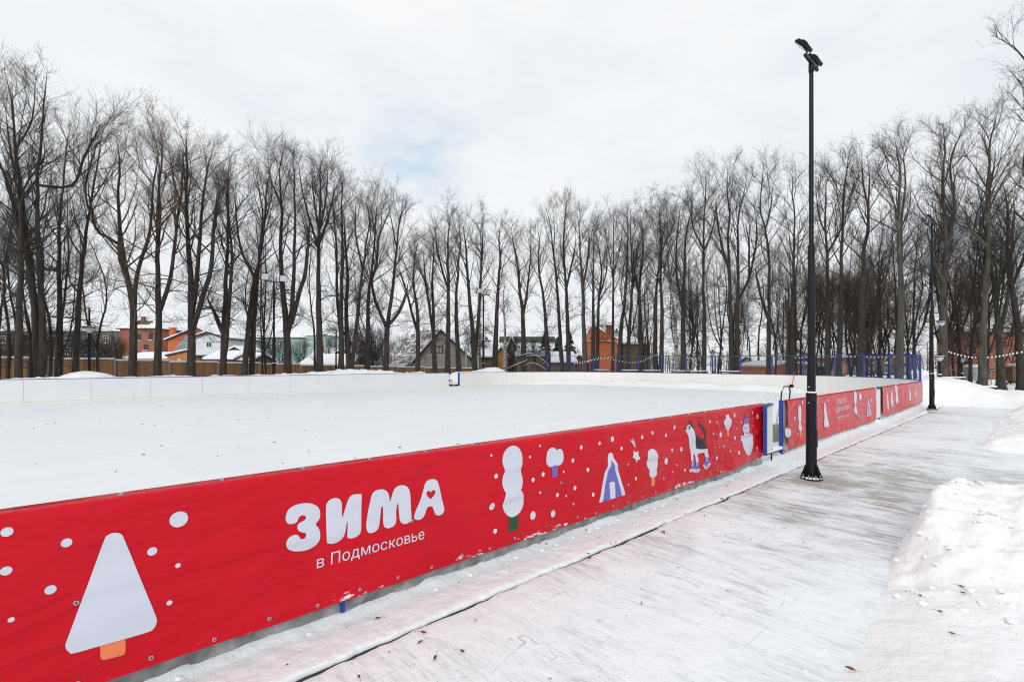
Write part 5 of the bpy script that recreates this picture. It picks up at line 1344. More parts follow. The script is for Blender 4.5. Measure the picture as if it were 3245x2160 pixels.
 ('very tall straight bare tree left of the double net post', fU(2230, 40), 20, [[(2230, B), (2232, 1000), (2229, 880), (2229, 773), (2232, 650), (2238, 560), (2234, 490)], [(2229, 773), (2250, 690), (2256, 600)], [(2229, 760), (2205, 680), (2200, 610)]], dict(L1=2.93)),
 ('left trunk of the tall pair right of the double net post', fU(2318, 40), 22, [[(2320, B), (2312, 980), (2307, 834), (2302, 740), (2304, 640), (2296, 560), (2298, 490)], [(2307, 834), (2285, 760), (2270, 680), (2262, 600)]], dict(L1=3.05)),
 ('right trunk of the tall pair with a bough to the right', fU(2335, 40.3), 22, [[(2335, B), (2332, 1000), (2331, 900), (2330, 780), (2326, 680), (2340, 590), (2350, 540)], [(2332, 960), (2370, 860), (2383, 807), (2395, 720), (2388, 640)], [(2370, 860), (2365, 760), (2352, 690)]], dict(L1=3.05)),
 ('slender bare tree with a kinked trunk left of the near mast', fU(2432, 40), 19, [[(2434, B), (2434, 1010), (2432, 900), (2432, 806), (2418, 700), (2400, 633), (2405, 560), (2412, 480)], [(2433, 1000), (2400, 900), (2382, 830)], [(2418, 700), (2440, 620), (2448, 540)]], dict(L1=2.93)),
 ('bare tree by the orange plank house, darker and forked', fU(2497, 40), 18, [[(2494, B), (2494, 1040), (2486, 970), (2484, 900)], [(2494, 1040), (2508, 940), (2510, 860)]], dict(L1=2.20)),
 ('straight bare tree just left of the near mast', fU(2509, 40), 18, [[(2510, B), (2508, 1000), (2508, 860), (2507, 740), (2506, 650), (2498, 580), (2498, 520)]], dict(L1=2.68)),
 ('bare tree just right of the near mast', fU(2621, 39), 24, [[(2622, B), (2622, 1000), (2621, 860), (2618, 780), (2612, 690), (2612, 600), (2610, 510)], [(2618, 780), (2640, 700), (2645, 620)], [(2612, 700), (2590, 640), (2585, 560)]], dict(L1=2.93)),
 ('straight tall bare tree second right of the near mast', fU(2657, 39), 22, [[(2658, B), (2658, 1000), (2658, 860), (2657, 700), (2656, 600), (2668, 500), (2672, 440)], [(2657, 700), (2690, 640), (2700, 560)]], dict(L1=2.93)),
 ('thick bare tree with a wavy upper trunk above the right net bays', fU(2726, 38), 29, [[(2726, B), (2728, 1000), (2728, 900), (2732, 780), (2742, 690), (2744, 620), (2730, 540), (2722, 440)], [(2732, 850), (2770, 815), (2800, 790)], [(2744, 620), (2752, 540), (2745, 470)]], dict(L1=3.05)),
 ('twin stemmed bare tree behind the right corner of the net', fU(2847, 37), 30, [[(2847, 1195), (2846, 1000), (2845, 905), (2832, 760), (2826, 640), (2828, 540), (2815, 460), (2806, 400)], [(2845, 905), (2858, 760), (2860, 640), (2872, 540), (2870, 450), (2885, 390)]], dict(bark='bark_grey', L1=3.17)),
 ('thick forked tree right behind the farther floodlight mast', 30.5, 34, [[(2990, 1215), (2986, 1000), (2984, 880), (2992, 790), (2982, 640), (2976, 520), (2985, 430), (2975, 350)], [(2990, 800), (3015, 690), (3023, 600), (3010, 480), (3035, 390), (3045, 350)], [(2984, 880), (2950, 780), (2935, 720)]], dict(bark='bark_grey', L1=3.42)),
 ('very tall bare tree near the right edge with snow at its foot', 29.5, 29, [[(3114, 1235), (3108, 1060), (3107, 900), (3110, 760), (3104, 640), (3100, 530), (3100, 420), (3118, 310)], [(3107, 700), (3140, 600), (3165, 500), (3170, 430)], [(3110, 760), (3075, 690), (3060, 620)]], dict(bark='bark_grey', L1=3.54)),
 ('bare tree before the red brick wall at the right', 32, 28, [[(3172, 1228), (3166, 1060), (3155, 900), (3140, 800), (3132, 700), (3140, 620)], [(3166, 1060), (3185, 940), (3190, 830), (3200, 720)]], dict(bark='bark_grey', L1=3.17)),
 ('bare tree at the right edge of the photo', 30, 28, [[(3238, 1220), (3236, 1040), (3225, 880), (3215, 760), (3225, 640), (3215, 520)], [(3225, 880), (3250, 760), (3262, 620), (3268, 480)]], dict(L1=3.42)),
]
for i, (label, d, w, polys, kw) in enumerate(T):
    kw = dict(kw)
    for k_ in ('twig', 'bark'):
        if k_ in kw: kw[k_] = M[kw[k_]]
    px_tree(label, d, w, polys, 100+i, **kw)
# birches with white bark and hanging twigs
px_tree('white barked birch beside the V shaped tree left of the far mast', fN(1515, 36.5), 20, [[(1518, B), (1516, 1050), (1520, 930), (1526, 800), (1524, 700), (1530, 640)]], 901, name='birch_tree', bark=M['birch'], droop=0.5, L1=2.2)
px_tree('tall white birch with hanging twigs above the left part of the net', fU(2110, 42), 17, [[(2146, B), (2140, 1020), (2124, 880), (2116, 760), (2118, 660), (2110, 580)], [(2124, 880), (2090, 780), (2072, 690), (2060, 600)], [(2116, 760), (2140, 660), (2150, 580)]], 902, name='birch_tree', bark=M['birch'], droop=0.7, L1=3.0, n1=3.2)
px_tree('thin birch before the brown sheds right of the far mast', fN(1597, 37), 14, [[(1598, B), (1600, 1050), (1596, 950), (1598, 860)]], 903, name='birch_tree', bark=M['birch'], droop=0.6, L1=2.4)
# the close tree whose trunk stands outside the frame and whose boughs reach in from the right
px_tree('near bare tree reaching into the photo from the right edge', 15.5, 30, [[(3395, 1250), (3405, 900), (3400, 500), (3390, 200), (3370, -120)], [(3403, 800), (3340, 600), (3285, 560), (3248, 470), (3270, 330), (3262, 200)], [(3400, 520), (3340, 340), (3295, 270), (3245, 235)], [(3393, 300), (3310, 110), (3255, 40), (3205, 10)], [(3403, 760), (3310, 700), (3235, 670), (3200, 630)]], 904, L1=1.5, n1=3.6, low=0.3, n2=7, n3=6, lowdroop=0.2, tw=0.7, Lcap=1.3)

# ---- further trees: a few kinds, copied
def variant(seed, H, r0, kind, name, bark=None, twig=None, **kw):
    rng = np.random.default_rng(seed)
    st = [[(0, 0, -0.12), (rng.normal(0, .15), rng.normal(0, .15), H*.3), (rng.normal(0, .35), rng.normal(0, .3), H*.62), (rng.normal(0, .6), rng.normal(0, .5), H)]]
    for k in range(kind):
        a = rng.uniform(0, 6.28); f = rng.uniform(0.2, 0.5); b = np.array(st[0][1])*(1-f/0.62)+np.array(st[0][2])*(f/0.62); b[2] = H*f
        e = np.array([math.cos(a), math.sin(a), 0])
        st.append([tuple(b), tuple(b+e*0.07*H+np.array([0, 0, H*.2])), tuple(b+e*0.11*H+np.array([0, 0, (0.93-f)*H]))])
    return tree_from(rng, name, None, (0, 0, -500), st, r0, H, bark=bark, twig=twig, **kw)
GB_ = 'thinner bare trees in the wood beyond the rink'
LBL = {'a': 'thin bare tree in the crowded wood beyond the far net', 'b': 'lower bare tree with brown twigs in the thicket beyond the far net', 'c': 'bare garden tree among the houses beyond the wooden fence'}
protos = {'a': [variant(s, 15, 0.13, k, 'bare_tree', L1=2.0, n1=2.0, n2=6, n3=6, n4=1, low=0.15) for s, k in ((1, 0), (2, 1), (3, 1), (4, 2))],
          'b': [variant(s, 9, 0.09, k, 'bare_tree', twig=M['twig_brown'], L1=2.3, n1=2.2, n2=6, n3=5, n4=1, low=0.08, lowdroop=0.5) for s, k in ((11, 3), (12, 4))] + [variant(13, 8.5, 0.10, 3, 'bare_tree', twig=M['twig_brown'], L1=2.4, n1=2.2, n2=6, n3=5, n4=1, low=0.06, lowdroop=0.7), variant(14, 10, 0.10, 4, 'bare_tree', L1=2.3, n1=2.2, n2=6, n3=5, n4=1, low=0.06, lowdroop=0.6)],
          'c': [variant(s, 7, 0.10, k, 'bare_tree', L1=2.6, n1=3.4, n2=7, n3=6, n4=1, low=0.12, lowdroop=0.4, a1=(35, 75)) for s, k in ((21, 3), (22, 4))]}
used = set()
rr = random.Random(5)
def place(kind, x, y, z, sc):
    o = rr.choice(protos[kind])
    if o.name in used: o = copy_tree(o)
    else: used.add(o.name)
    o.location = (x, y, z); o.rotation_euler = (0, 0, rr.uniform(0, 6.28)); o.scale = (sc, sc, sc*rr.uniform(0.92, 1.12))
    tag(o, LBL[kind], 'tree', GB_ if kind != 'c' else 'bare garden trees among the houses')
def gz(x, y):
    u, n = toRN(x, y); return ground_h(u, n)-0.05
for i in range(30):                              # the wood behind the far net
    u = rr.uniform(42, 62); px = rr.uniform(1990, 3060)
    if 2915 < px < 2985: px -= 90
    d = d_on_u(px, u); p = PX(px, HY, d); place('a', p.x, p.y, gz(p.x, p.y), rr.uniform(0.75, 1.1))
for i in range(32):
    u = rr.uniform(42, 60); px = rr.uniform(2040, 3050) if i % 2 else rr.uniform(2600, 2900)
    if 2440 < px < 2600 and u < 58: u = 62
    if 2890 < px < 3000: px += 130
    d = d_on_u(px, u); p = PX(px, HY, d); place('b', p.x, p.y, gz(p.x, p.y), rr.uniform(0.8, 1.25))
for i in range(8):
    px = rr.uniform(3010, 3240); d = rr.uniform(36, 48); p = PX(px, HY, d); place('ab'[i % 2], p.x, p.y, gz(p.x, p.y), rr.uniform(0.75, 1.0))
for px, d, s in ((20, 42, .8), (75, 46, .85), (150, 44, .9), (205, 47, .8), (262, 44, .8), (318, 45, .75), (352, 47, .8), (395, 50, .8), (655, 70, .9), (848, 62, .85), (905, 66, .9), (950, 60, .8), (1060, 64, 1.0), (1130, 55, .95), (1165, 52, .9), (1195, 56, .95), (1225, 58, .9), (1290, 72, 1.0), (1480, 64, 1.0), (1535, 70, 1.0), (1620, 66, .9), (1700, 62, .8), (1140, 50, .7), (1180, 49, .7), (110, 41, .7), (30, 40, .6)):
    p = PX(px, HY, d); place('c', p.x, p.y, gz(p.x, p.y), s)
for i in range(26):
    px = rr.uniform(-40, 1760)
    if 400 < px < 730 or 1185 < px < 1510: continue
    u = u_on_n(px, rr.uniform(37.0, 39.5)); n = 38; d = C_*u+S_*n
    p = PX(px, HY, d); place('a', p.x, p.y, gz(p.x, p.y), rr.uniform(0.62, 0.85))

# ---- firs
def fir(label, px, d, ytop, wbase, seed):
    rng = random.Random(seed); p = PX(px, HY, d); z0 = gz(p.x, p.y); H = EYE-(ytop-HY)/F*d - z0
    root = empty('fir_tree', label, 'tree', (p.x, p.y, z0), 0, 'dark firs beyond the net')
    q = MB(); q.tube([(0, 0, 0), (0, 0, H)], [0.16, 0.015], 8); q.build('trunk', M['bark'], root)
    V, Q = [], []
    z = 0.5
    while z < H-0.05:
        R = wbase*(1-z/H)**0.85 + 0.08
        for k in range(9):
            a = rng.uniform(0, 6.28); L = R*rng.uniform(0.7, 1.12); e = np.array([math.cos(a), math.sin(a), 0]); s = np.array([-e[1], e[0], 0])
            m = max(3, int(L/0.11)); 
            for j in range(m):
                t = (j+0.5)/m; c = np.array([0, 0, z]) + e*L*t + np.array([0, 0, -0.42*L*t*t + 0.12*L*t**3])
                for sg in (-1, 1):
                    w = 0.42*L*(1-t*0.75)*rng.uniform(0.45, 1.0); dz = -0.10-rng.random()*0.14
                    tip = c + s*sg*w*0.8 + e*w*0.5 + np.array([0, 0, dz])
                    i = len(V); V.extend([c-e*0.05, c+e*0.06, tip+e*0.03, tip-e*0.03]); Q.append((i, i+1, i+2, i+3))
        z += 0.16 + 0.05*rng.random()
    link(bpy.data.objects.new('crown', np_mesh('crown', np.array(V), np.array(Q), M['needle'])), root)
fir('dark fir, leftmost of three, over the left end of the net', 1727, 66, 1045, 2.1, 1)
fir('dark fir, middle of three, between two leaning bare trees', 1768, 70, 1062, 2.2, 2)
fir('dark fir, rightmost of three, left of the orange house', 1806, 68, 1052, 2.3, 3)
fir('small dark fir in front of the red brick building at the right edge', 3232, 41, 1152, 1.1, 4)

# ---- fallen branches under snow, left of the net
root = empty('fallen_branch', 'snow covered fallen branches at the foot of the Y shaped tree', 'branch', PX(1640, HY, 46))
r0 = PX(1640, HY, 46)
for pts in ([(1600, 1172), (1625, 1160), (1655, 1148), (1672, 1140)], [(1660, 1160), (1685, 1150), (1705, 1155), (1730, 1172)], [(1668, 1124), (1700, 1128), (1722, 1142), (1740, 1160)], [(1640, 1130), (1668, 1122), (1690, 1120)]):
    P = [PX(x, y, 46)-r0 for x, y in pts]
    q = MB(); q.tube(P, [0.06, 0.055, 0.045, 0.025][:len(P)], 6); q.build('limb', M['bark'], root)
    q = MB(); q.tube([p+Vector((0, 0, 0.05)) for p in P], [0.012, 0.028, 0.022, 0.01][:len(P)], 6); q.build('snow_cover', M['roof_snow'], root)

# ---- far-off wood on the skyline
rng = np.random.default_rng(77); heads, L = [], []
for i in range(900):
    px = rng.uniform(-300, 3600); d = rng.uniform(125, 190); p = PX(px, HY, d); H = rng.uniform(5, 9.5)
    heads.append((p.x, p.y, -1.2)); L.append(H)
heads = np.array(heads); L = np.array(L); d0 = np.tile([0, 0, 1.0], (len(L), 1))
P0, R0 = grow(rng, heads, d0, L, 5, 0.05, 0.2, np.full(len(L), 0.16), np.full(len(L), 0.03))
a, d, r, t = spawn(rng, P0, R0, 22, 0.12, 1.0, 25, 70, 0.2)
P1, R1 = grow(rng, a, d, rng.uniform(1.0, 3.2, len(a))*(1.1-0.6*t), 3, 0.15, 0.3, np.full(len(a), 0.05), np.full(len(a), 0.02))
V0, Q0 = tubes_np(P0, R0, 4); V1, Q1 = tubes_np(P1, R1, 3)
o = bpy.data.objects.new('distant_wood', np_mesh('distant_wood', np.concatenate([V0, V1]), np.concatenate([Q0, Q1+len(V0)]), M['twig_brown'])); link(o)
tag(o, kind='stuff')
# ================================================================ fence and houses beyond the trees
FN = 41.0
root = empty('wooden_fence', 'long brown plank fence with a line of snow on top', 'fence', (0, 0, 0), ANG)
fx = [-14] ; 
def fence_top(px):
    pts = [(-600, 1121), (0, 1134), (200, 1137), (400, 1142), (600, 1148), (800, 1152), (1025, 1159), (1200, 1162), (1500, 1168), (1700, 1171)]
    for (a, ya), (b, yb) in zip(pts[:-1], pts[1:]):
        if px <= b: return ya+(yb-ya)*(px-a)/(b-a)
    return pts[-1][1]
u = -16.0; bay = 2.95
while u < 31.5:
    um = u+bay/2; d = C_*um+S_*FN; px = CX+F*(S_*um-C_*FN)/d
    zt = EYE-(fence_top(px)-HY)/F*d
    q = MB(); q.box(u+0.03, u+bay-0.03, FN, FN+0.025, zt-2.3, zt); q.build('plank_panel', M['fence'], root)
    q = MB(); q.box(u+0.02, u+bay-0.02, FN-0.03, FN+0.06, zt+0.002, zt+0.018); q.build('top_rail', M['concrete'], root)
    q = MB(); q.box(u+0.02, u+bay-0.02, FN-0.025, FN+0.055, zt+0.02, zt+0.12); q.build('snow_line', M['roof_snow'], root)
    q = MB(); q.box(u-0.05, u+0.03, FN-0.05, FN+0.04, zt-2.3, zt+0.03); q.build('post', M['concrete'], root)
    u += bay

def window(root, x, z, w, h, y, frame='frame_white', pane='glass', bars=1, hb=0, fr=0.07):
    q = MB(); f = fr
    for (x0, x1, z0, z1) in ((-w/2, -w/2+f, -h/2, h/2), (w/2-f, w/2, -h/2, h/2), (-w/2+f, w/2-f, h/2-f, h/2), (-w/2+f, w/2-f, -h/2, -h/2+f)):
        q.box(x+x0, x+x1, y-0.07, y-0.003, z+z0, z+z1)
    for k in range(bars):
        xx = x-w/2+w*(k+1)/(bars+1); q.box(xx-f*0.4, xx+f*0.4, y-0.06, y-0.031, z-h/2+f, z+h/2-f)
    if hb: q.box(x-w/2+f, x+w/2-f, y-0.058, y-0.0305, z+h*0.18-f*.4, z+h*0.18+f*.4)
    fo = q.build('window', M[frame], root)
    q = MB(); q.box(x-w/2+f, x+w/2-f, y-0.03, y-0.004, z-h/2+f, z+h/2-f); q.build('pane', M[pane], fo)
    q = MB(); q.box(x-w/2-0.06, x+w/2+0.06, y-0.14, y-0.004, z-h/2-0.07, z-h/2-0.004); q.build('sill', M['roof_snow'], fo)
def house(name, label, cat, x0, x1, ye, yb, d, depth, wall, roof='side', yp=None, roof_m='roof_snow', trim='frame_dark', wins=(), chim=(), over=0.35, peak=0.5, rot=0.0, group=None, snow=True, zb=None):
    """front wall faces the camera at distance d; ye eaves row, yb bottom row, yp ridge row in the photo"""
    A_ = PX(x0, HY, d); B_ = PX(x1, HY, d); cx = (A_.x+B_.x)/2; w = (B_.x-A_.x)
    zf = lambda y, dd=0.0: EYE-(y-HY)/F*(d+dd)
    z0 = zf(yb)-1.2 if zb is None else zb; zE = zf(ye)
    root = empty(name, label, cat, (cx, d, z0), rot, group)
    h = zE-z0; X0, X1 = -w/2, w/2
    if roof == 'gable':                          # gable end towards the camera
        zp = zf(yp)-z0; xp = X0+w*peak
        q = MB(); q.prism([(X0, 0, 0), (X1, 0, 0), (X1, 0, h), (xp, 0, zp), (X0, 0, h)], (0, depth, 0)); q.build('wall', M[wall], root)
        rq, sq = MB(), MB()
        for (xa, za, s) in ((X0, h, -1), (X1, h, 1)):
            dx, dz = xp-xa, zp-za; L = math.hypot(dx, dz); ux, uz = dx/L, dz/L; nx, nz = (-uz, ux) if ux > 0 else (uz, -ux)
            e = (xa-ux*over, za-uz*over); nx, nz = (nx, nz) if nz > 0 else (-nx, -nz)
            o = 0.02; t = 0.16
            pr = lambda o0, o1, rec=0.0: [(e[0]+nx*o0+ux*rec, -over+rec, e[1]+nz*o0+uz*rec), (xp+nx*o0, -over+rec, zp+nz*o0), (xp+nx*o1, -over+rec, zp+nz*o1), (e[0]+nx*o1+ux*rec, -over+rec, e[1]+nz*o1+uz*rec)]
            a_ = pr(o, o+t); a_[1] = (xp, -over, zp+o/max(.2, nz)); a_[2] = (xp, -over, zp+(o+t)/max(.2, nz))
            rq.prism(a_, (0, depth+2*over, 0))
            a_ = pr(o+t+0.004, o+t+0.16, 0.03); a_[1] = (xp, -over+0.03, zp+(o+t+0.004)/max(.2, nz)); a_[2] = (xp, -over+0.03, zp+(o+t+0.16)/max(.2, nz))
            sq.prism(a_, (0, depth+2*over-0.06, 0))
        ro = rq.build('roof', M[trim], root)
        if roof_m != 'roof_snow': ro.data.materials[0] = M[roof_m]
        if snow: sq.build('snow_cover', M['roof_snow'], ro)
    elif roof in ('side', 'shed'):
        yr = depth*0.5 if roof == 'side' else depth
        zr = zf(yp, yr)-z0
        prof = [(X0, 0, 0), (X0, depth, 0), (X0, depth, h if roof == 'side' else zr), (X0, yr, zr), (X0, 0, h)] if roof == 'side' else [(X0, 0, 0), (X0, depth, 0), (X0, depth, zr), (X0, 0, h)]
        q = MB(); q.prism(prof, (w, 0, 0)); q.build('wall', M[wall], root)
        L = math.hypot(yr, zr-h); uy, uz = yr/L, (zr-h)/L; rq, sq = MB(), MB()
        def slab(mb_, o0, o1, rec, back=False):
            def at(yy, zz, o): return (X0-over+rec, yy, zz+o)
            a0 = (-over*uy+rec, h-over*uz); pts = [at(a0[0], a0[1], o0), at(yr, zr, o0), at(yr, zr, o1), at(a0[0], a0[1], o1)]
            mb_.prism(pts, (w+2*over-2*rec, 0, 0))
            if back:
                b0 = (depth+over*uy-rec, h-over*uz); pts = [at(b0[0], b0[1], o0), at(yr, zr, o0), at(yr, zr, o1), at(b0[0], b0[1], o1)]
                mb_.prism(pts, (w+2*over-2*rec, 0, 0))
        slab(rq, 0.02, 0.16, 0, roof == 'side'); slab(sq, 0.164, 0.38, 0.04, roof == 'side')
        ro = rq.build('roof', M[trim if roof_m == 'roof_snow' else roof_m], root)
        if snow: sq.build('snow_cover', M['roof_snow'], ro)
    elif roof == 'hip':
        zr = zf(yp, depth*0.5)-z0
        q = MB(); q.box(X0, X1, 0, depth, 0, h); q.build('wall', M[wall], root)
        q = MB(); q.box(X0-over, X1+over, -over, depth+over, h+0.002, h+0.16); ro = q.build('roof', M[trim], root)
        q = MB(); c = [(X0-over+.03, -over+.03), (X1+over-.03, -over+.03), (X1+over-.03, depth+over-.03), (X0-over+.03, depth+over-.03)]
        r = [(X0+w*0.42, depth*0.5), (X1-w*0.42, depth*0.5)]; zb_ = h+0.165
        P = lambda p, z: (p[0], p[1], z)
        for poly in ([P(c[0], zb_), P(c[1], zb_), P(r[1], zr), P(r[0], zr)], [P(c[1], zb_), P(c[2], zb_), P(r[1], zr)], [P(c[2], zb_), P(c[3], zb_), P(r[0], zr), P(r[1], zr)], [P(c[3], zb_), P(c[0], zb_), P(r[0], zr)]): q.poly(poly)
        q.build('snow_cover', M['roof_snow'], ro)
    elif roof == 'flat':
        q = MB(); q.box(X0, X1, 0, depth, 0, h); q.build('wall', M[wall], root)
        q = MB(); q.box(X0-over*.5, X1+over*.5, -over*.5, depth, h+0.002, h+0.12); ro = q.build('roof', M[trim], root)
        if snow: q = MB(); q.box(X0-over*.4, X1+over*.4, -over*.4, depth, h+0.124, h+0.30); q.build('snow_cover', M['roof_snow'], ro)
    for wd in wins:
        px, py, wp, hp = wd[:4]; kw = wd[4] if len(wd) > 4 else {}
        q_ = PX(px, py, d); window(root, q_.x-cx, q_.z-z0, wp/F*d, hp/F*d, 0.0, **kw)
    for (px, y0, y1, wp, dy, m_) in chim:
        q_ = PX(px, y0, d+dy); q1 = PX(px, y1, d+dy); ww = wp/F*(d+dy)/2
        q = MB(); q.box(q_.x-cx-ww, q_.x-cx+ww, dy-ww, dy+ww, q1.z-z0, q_.z-z0); q.box(q_.x-cx-ww*1.25, q_.x-cx+ww*1.25, dy-ww*1.25, dy+ww*1.25, q_.z-z0+0.001, q_.z-z0+0.14); q.build('chimney', M[m_], root)
    return root
# --- from left to right
house('apartment_block', 'long grey two storey building with snowy roof behind the left trunks', 'building', -320, 388, 1050, 1160, 88, 12, 'grey_wall', 'side', 1030, wins=[(x, y, 17, 22, dict(hb=1)) for x in (-60, 10, 80, 150, 215, 275, 335) for y in (1075, 1112)])
house('brick_house', 'red brick house with hipped snowy roof and roof dormer at the left', 'house', 380, 494, 1043, 1150, 72, 9, 'brick', 'hip', 1020, wins=[(440, 1068, 14, 20, dict(frame='frame_dark')), (463, 1100, 14, 18, dict(frame='frame_dark')), (478, 1066, 12, 20, dict(frame='frame_dark'))], chim=[(455, 1006, 1034, 10, 4.4, 'brick')])
q = MB(); r = PX(455, 1032, 75); q.prism([(r.x-1.7, r.y-0.6, r.z-0.35), (r.x+1.7, r.y-0.6, r.z-0.35), (r.x, r.y-0.6, r.z+0.6)], (0, 2.2, 0))
e = empty('roof_dormer', 'little gabled dormer on the brick house roof', 'dormer'); q.build('gable', M['brick'], e)
q = MB(); q.prism([(r.x-2.1, r.y-0.8, r.z-0.45), (r.x, r.y-0.8, r.z+0.68), (r.x+2.1, r.y-0.8, r.z-0.45), (r.x+2.1, r.y-0.8, r.z-0.27), (r.x, r.y-0.8, r.z+0.86), (r.x-2.1, r.y-0.8, r.z-0.27)], (0, 2.6, 0)); q.build('roof', M['shed_wall'], e)
q = MB(); a_ = PX(398, 1083, 71.9); b_ = PX(494, 1083, 71.9); 
house('outbuilding', 'low white roofed outbuilding in front of the red brick house', 'shed', 400, 545, 1139, 1150, 58, 6, 'red_wall', 'side', 1124)
house('orange_house', 'orange house with a steep snowy roof and slim orange chimney', 'house', 532, 692, 1078, 1128, 68, 8, 'orange_wall', 'gable', 1040, peak=0.58, chim=[(548, 1041, 1075, 14, 1.0, 'orange_wall')])
house('white_house', 'white gabled house with one small window and a snowy roof', 'house', 608, 708, 1072, 1122, 62, 8, 'plaster_white', 'gable', 1055, peak=0.52, wins=[(663, 1092, 18, 18)], zb=-1.6)
q = MB(); x0, x1 = PX(612, 0, 61.9).x, PX(700, 0, 61.9).x
house('red_porch', 'dark red lower storey with a tiny window under the white house', 'porch', 600, 690, 1126, 1150, 60, 1.6, 'red_wall', 'flat', wins=[(623, 1137, 10, 8)], over=0.1)
house('slate_wing', 'grey steep roofed wing between the orange and white houses', 'house', 556, 624, 1118, 1150, 63, 5, 'shed_wall', 'side', 1066, roof_m='slate', snow=False)
house('wooden_shed', 'brown wooden shed with a snowy roof and little window by the fence', 'shed', 530, 612, 1128, 1150, 52, 5, 'orange_plank', 'gable', 1114, peak=0.78, over=0.15, wins=[(569, 1140, 8, 8)])
house('snowy_shed', 'shed with a broad snow covered roof right of the white house', 'shed', 655, 735, 1140, 1150, 53, 7, 'shed_wall', 'side', 1114)
house('orange_block', 'orange building part peeking out beyond the white house', 'house', 676, 722, 1056, 1140, 95, 8, 'orange_plank', 'flat', chim=[(682, 1048, 1056, 5, 2, 'brick')])
house('teal_building', 'long turquoise two storey building with rows of windows', 'building', 733, 985, 1071, 1165, 92, 12, 'teal_wall', 'side', 1062, wins=[(x, 1094, 20, 26, dict(pane='glass_pale', hb=1)) for x in (749, 782, 818, 852, 886, 925, 955)] + [(x, 1146, 19, 17, dict(pane='glass_pale', hb=1)) for x in (749, 782, 818, 852, 886, 925, 955)])
house('pale_green_block', 'taller pale green end block of the turquoise building', 'building', 970, 1044, 1064, 1150, 90, 10, 'pale_teal', 'flat', snow=False, trim='pale_teal')
house('red_roofed_house', 'house with a dull red roof behind the snowy sheds', 'house', 1046, 1098, 1110, 1150, 98, 8, 'red_wall', 'side', 1082, roof_m='red_roof', snow=False)
house('garden_shed', 'small brown gabled shed in front of the turquoise building', 'shed', 732, 762, 1112, 1150, 56, 4, 'shed_wall', 'gable', 1104)
house('snowy_shed', 'dark shed with flat snow roof under the turquoise building', 'shed', 728, 795, 1144, 1150, 54, 5, 'shed_wall', 'side', 1126)
house('wooden_shed', 'brown shed with a wide snow roof beside the single broom tree', 'shed', 962, 1110, 1157, 1165, 50, 6, 'orange_plank', 'side', 1131, trim='orange_plank')
house('brown_house', 'brown gabled house with snow roof behind the wide shed', 'house', 1052, 1112, 1130, 1150, 62, 8, 'shed_wall', 'gable', 1108, peak=0.62)
house('snow_roof', 'white roofed building behind the wide shed and its brick chimney', 'house', 985, 1060, 1130, 1150, 66, 8, 'shed_wall', 'side', 1108, chim=[(1021, 1100, 1120, 7, 1, 'brick')])
# the grey house: gable to the right part, long roof slope to the left
d0 = 57.0
gx = lambda px: PX(px, 0, d0).x
gzp = lambda py: PX(0, py, d0).z
root = empty('grey_house', 'grey stone clad house with big gable and brown roof streaked with snow', 'house', (gx(1414), d0, -1.4))
ox, oz = gx(1414), -1.4
xl, xr, xp = gx(1326)-ox, gx(1497)-ox, gx(1399)-ox; ze_l, ze_r, zp = gzp(1136)-oz, gzp(1146)-oz, gzp(1050)-oz
dep = 10.0; dv = Vector((-4.2, dep, 0))           # the house runs back to the left
q = MB(); q.prism([(xl, 0, 0), (xr, 0, 0), (xr, 0, ze_r), (xp, 0, zp), (xl, 0, ze_l)], dv); q.build('wall', M['stone'], root)
back = Vector((gx(1262)-ox - xp, 0, 0))
q = MB(); f0 = Vector((xp+0.05, -0.5, zp+0.10)); f1 = Vector((xl-0.7, -0.5, ze_l-0.62)); g1 = Vector((gx(1193)-ox, 7.5, gzp(1150)-oz+0.1)); g0 = Vector((gx(1270)-ox, 7.5, zp+0.35))
q.prism([f0, f1, g1, g0], (0, 0, 0.16)); ro = q.build('roof', M['tile_roof'], root)
q = MB(); q.prism([(xp, -0.5, zp+0.06), (xr+0.9, -0.5, ze_r-0.75), (xr+0.9, -0.5, ze_r-0.56), (xp, -0.5, zp+0.25)], (-4.2, dep+0.5, 0)); q.build('roof', M['frame_dark'], root)
for (xa, za, xb, zb_) in ((xp, zp+0.02, xl-0.72, ze_l-0.70), (xp, zp+0.02, xr+0.92, ze_r-0.83)):
    q = MB(); q.prism([(xa, -0.56, za), (xb, -0.56, zb_), (xb, -0.56, zb_+0.24), (xa, -0.56, za+0.24)], (0, 0.055, 0)); q.build('barge_board', M['frame_dark'], root)
q = MB(); q.prism([(xp, -0.52, zp+0.275), (xl-0.74, -0.52, ze_l-0.44), (xl-0.74, -0.52, ze_l-0.36), (xp, -0.52, zp+0.36)], (0, 0.25, 0)); q.build('snow_line', M['roof_snow'], ro)
window(root, gx(1385)-ox, gzp(1109)-oz, 38/F*d0, 27/F*d0, 0, 'frame_dark', 'glass_pale', 2, fr=0.14)
window(root, gx(1397)-ox, gzp(1061)-oz, 8/F*d0, 9/F*d0, 0, 'frame_white', 'glass_pale', 0)
q = MB(); q.prism([(gx(1200)-ox, 3.5, 0), (xl-0.1, 0.3, 0), (xl-0.1, 0.3, gzp(1151)-oz), (gx(1200)-ox, 3.5, gzp(1151)-oz)], (0.3, 0.6, 0)); q.build('side_wall', M['plaster_white'], root)
q = MB(); q.box(gx(1283)-ox, gx(1304)-ox, 0.2, 1.2, gzp(1164)-oz, gzp(1156)-oz); q.build('window', M['glass'], root)
e = empty('satellite_dish', 'white satellite dish at the left corner of the grey house', 'satellite dish', PX(1199, 1150, 53))
q = MB(); q.tube([(0, -0.08, 0), (0, -0.02, 0), (0, 0.05, 0)], [0.47, 0.40, 0.12], 18); q.build('dish', M['plaster_white'], e)
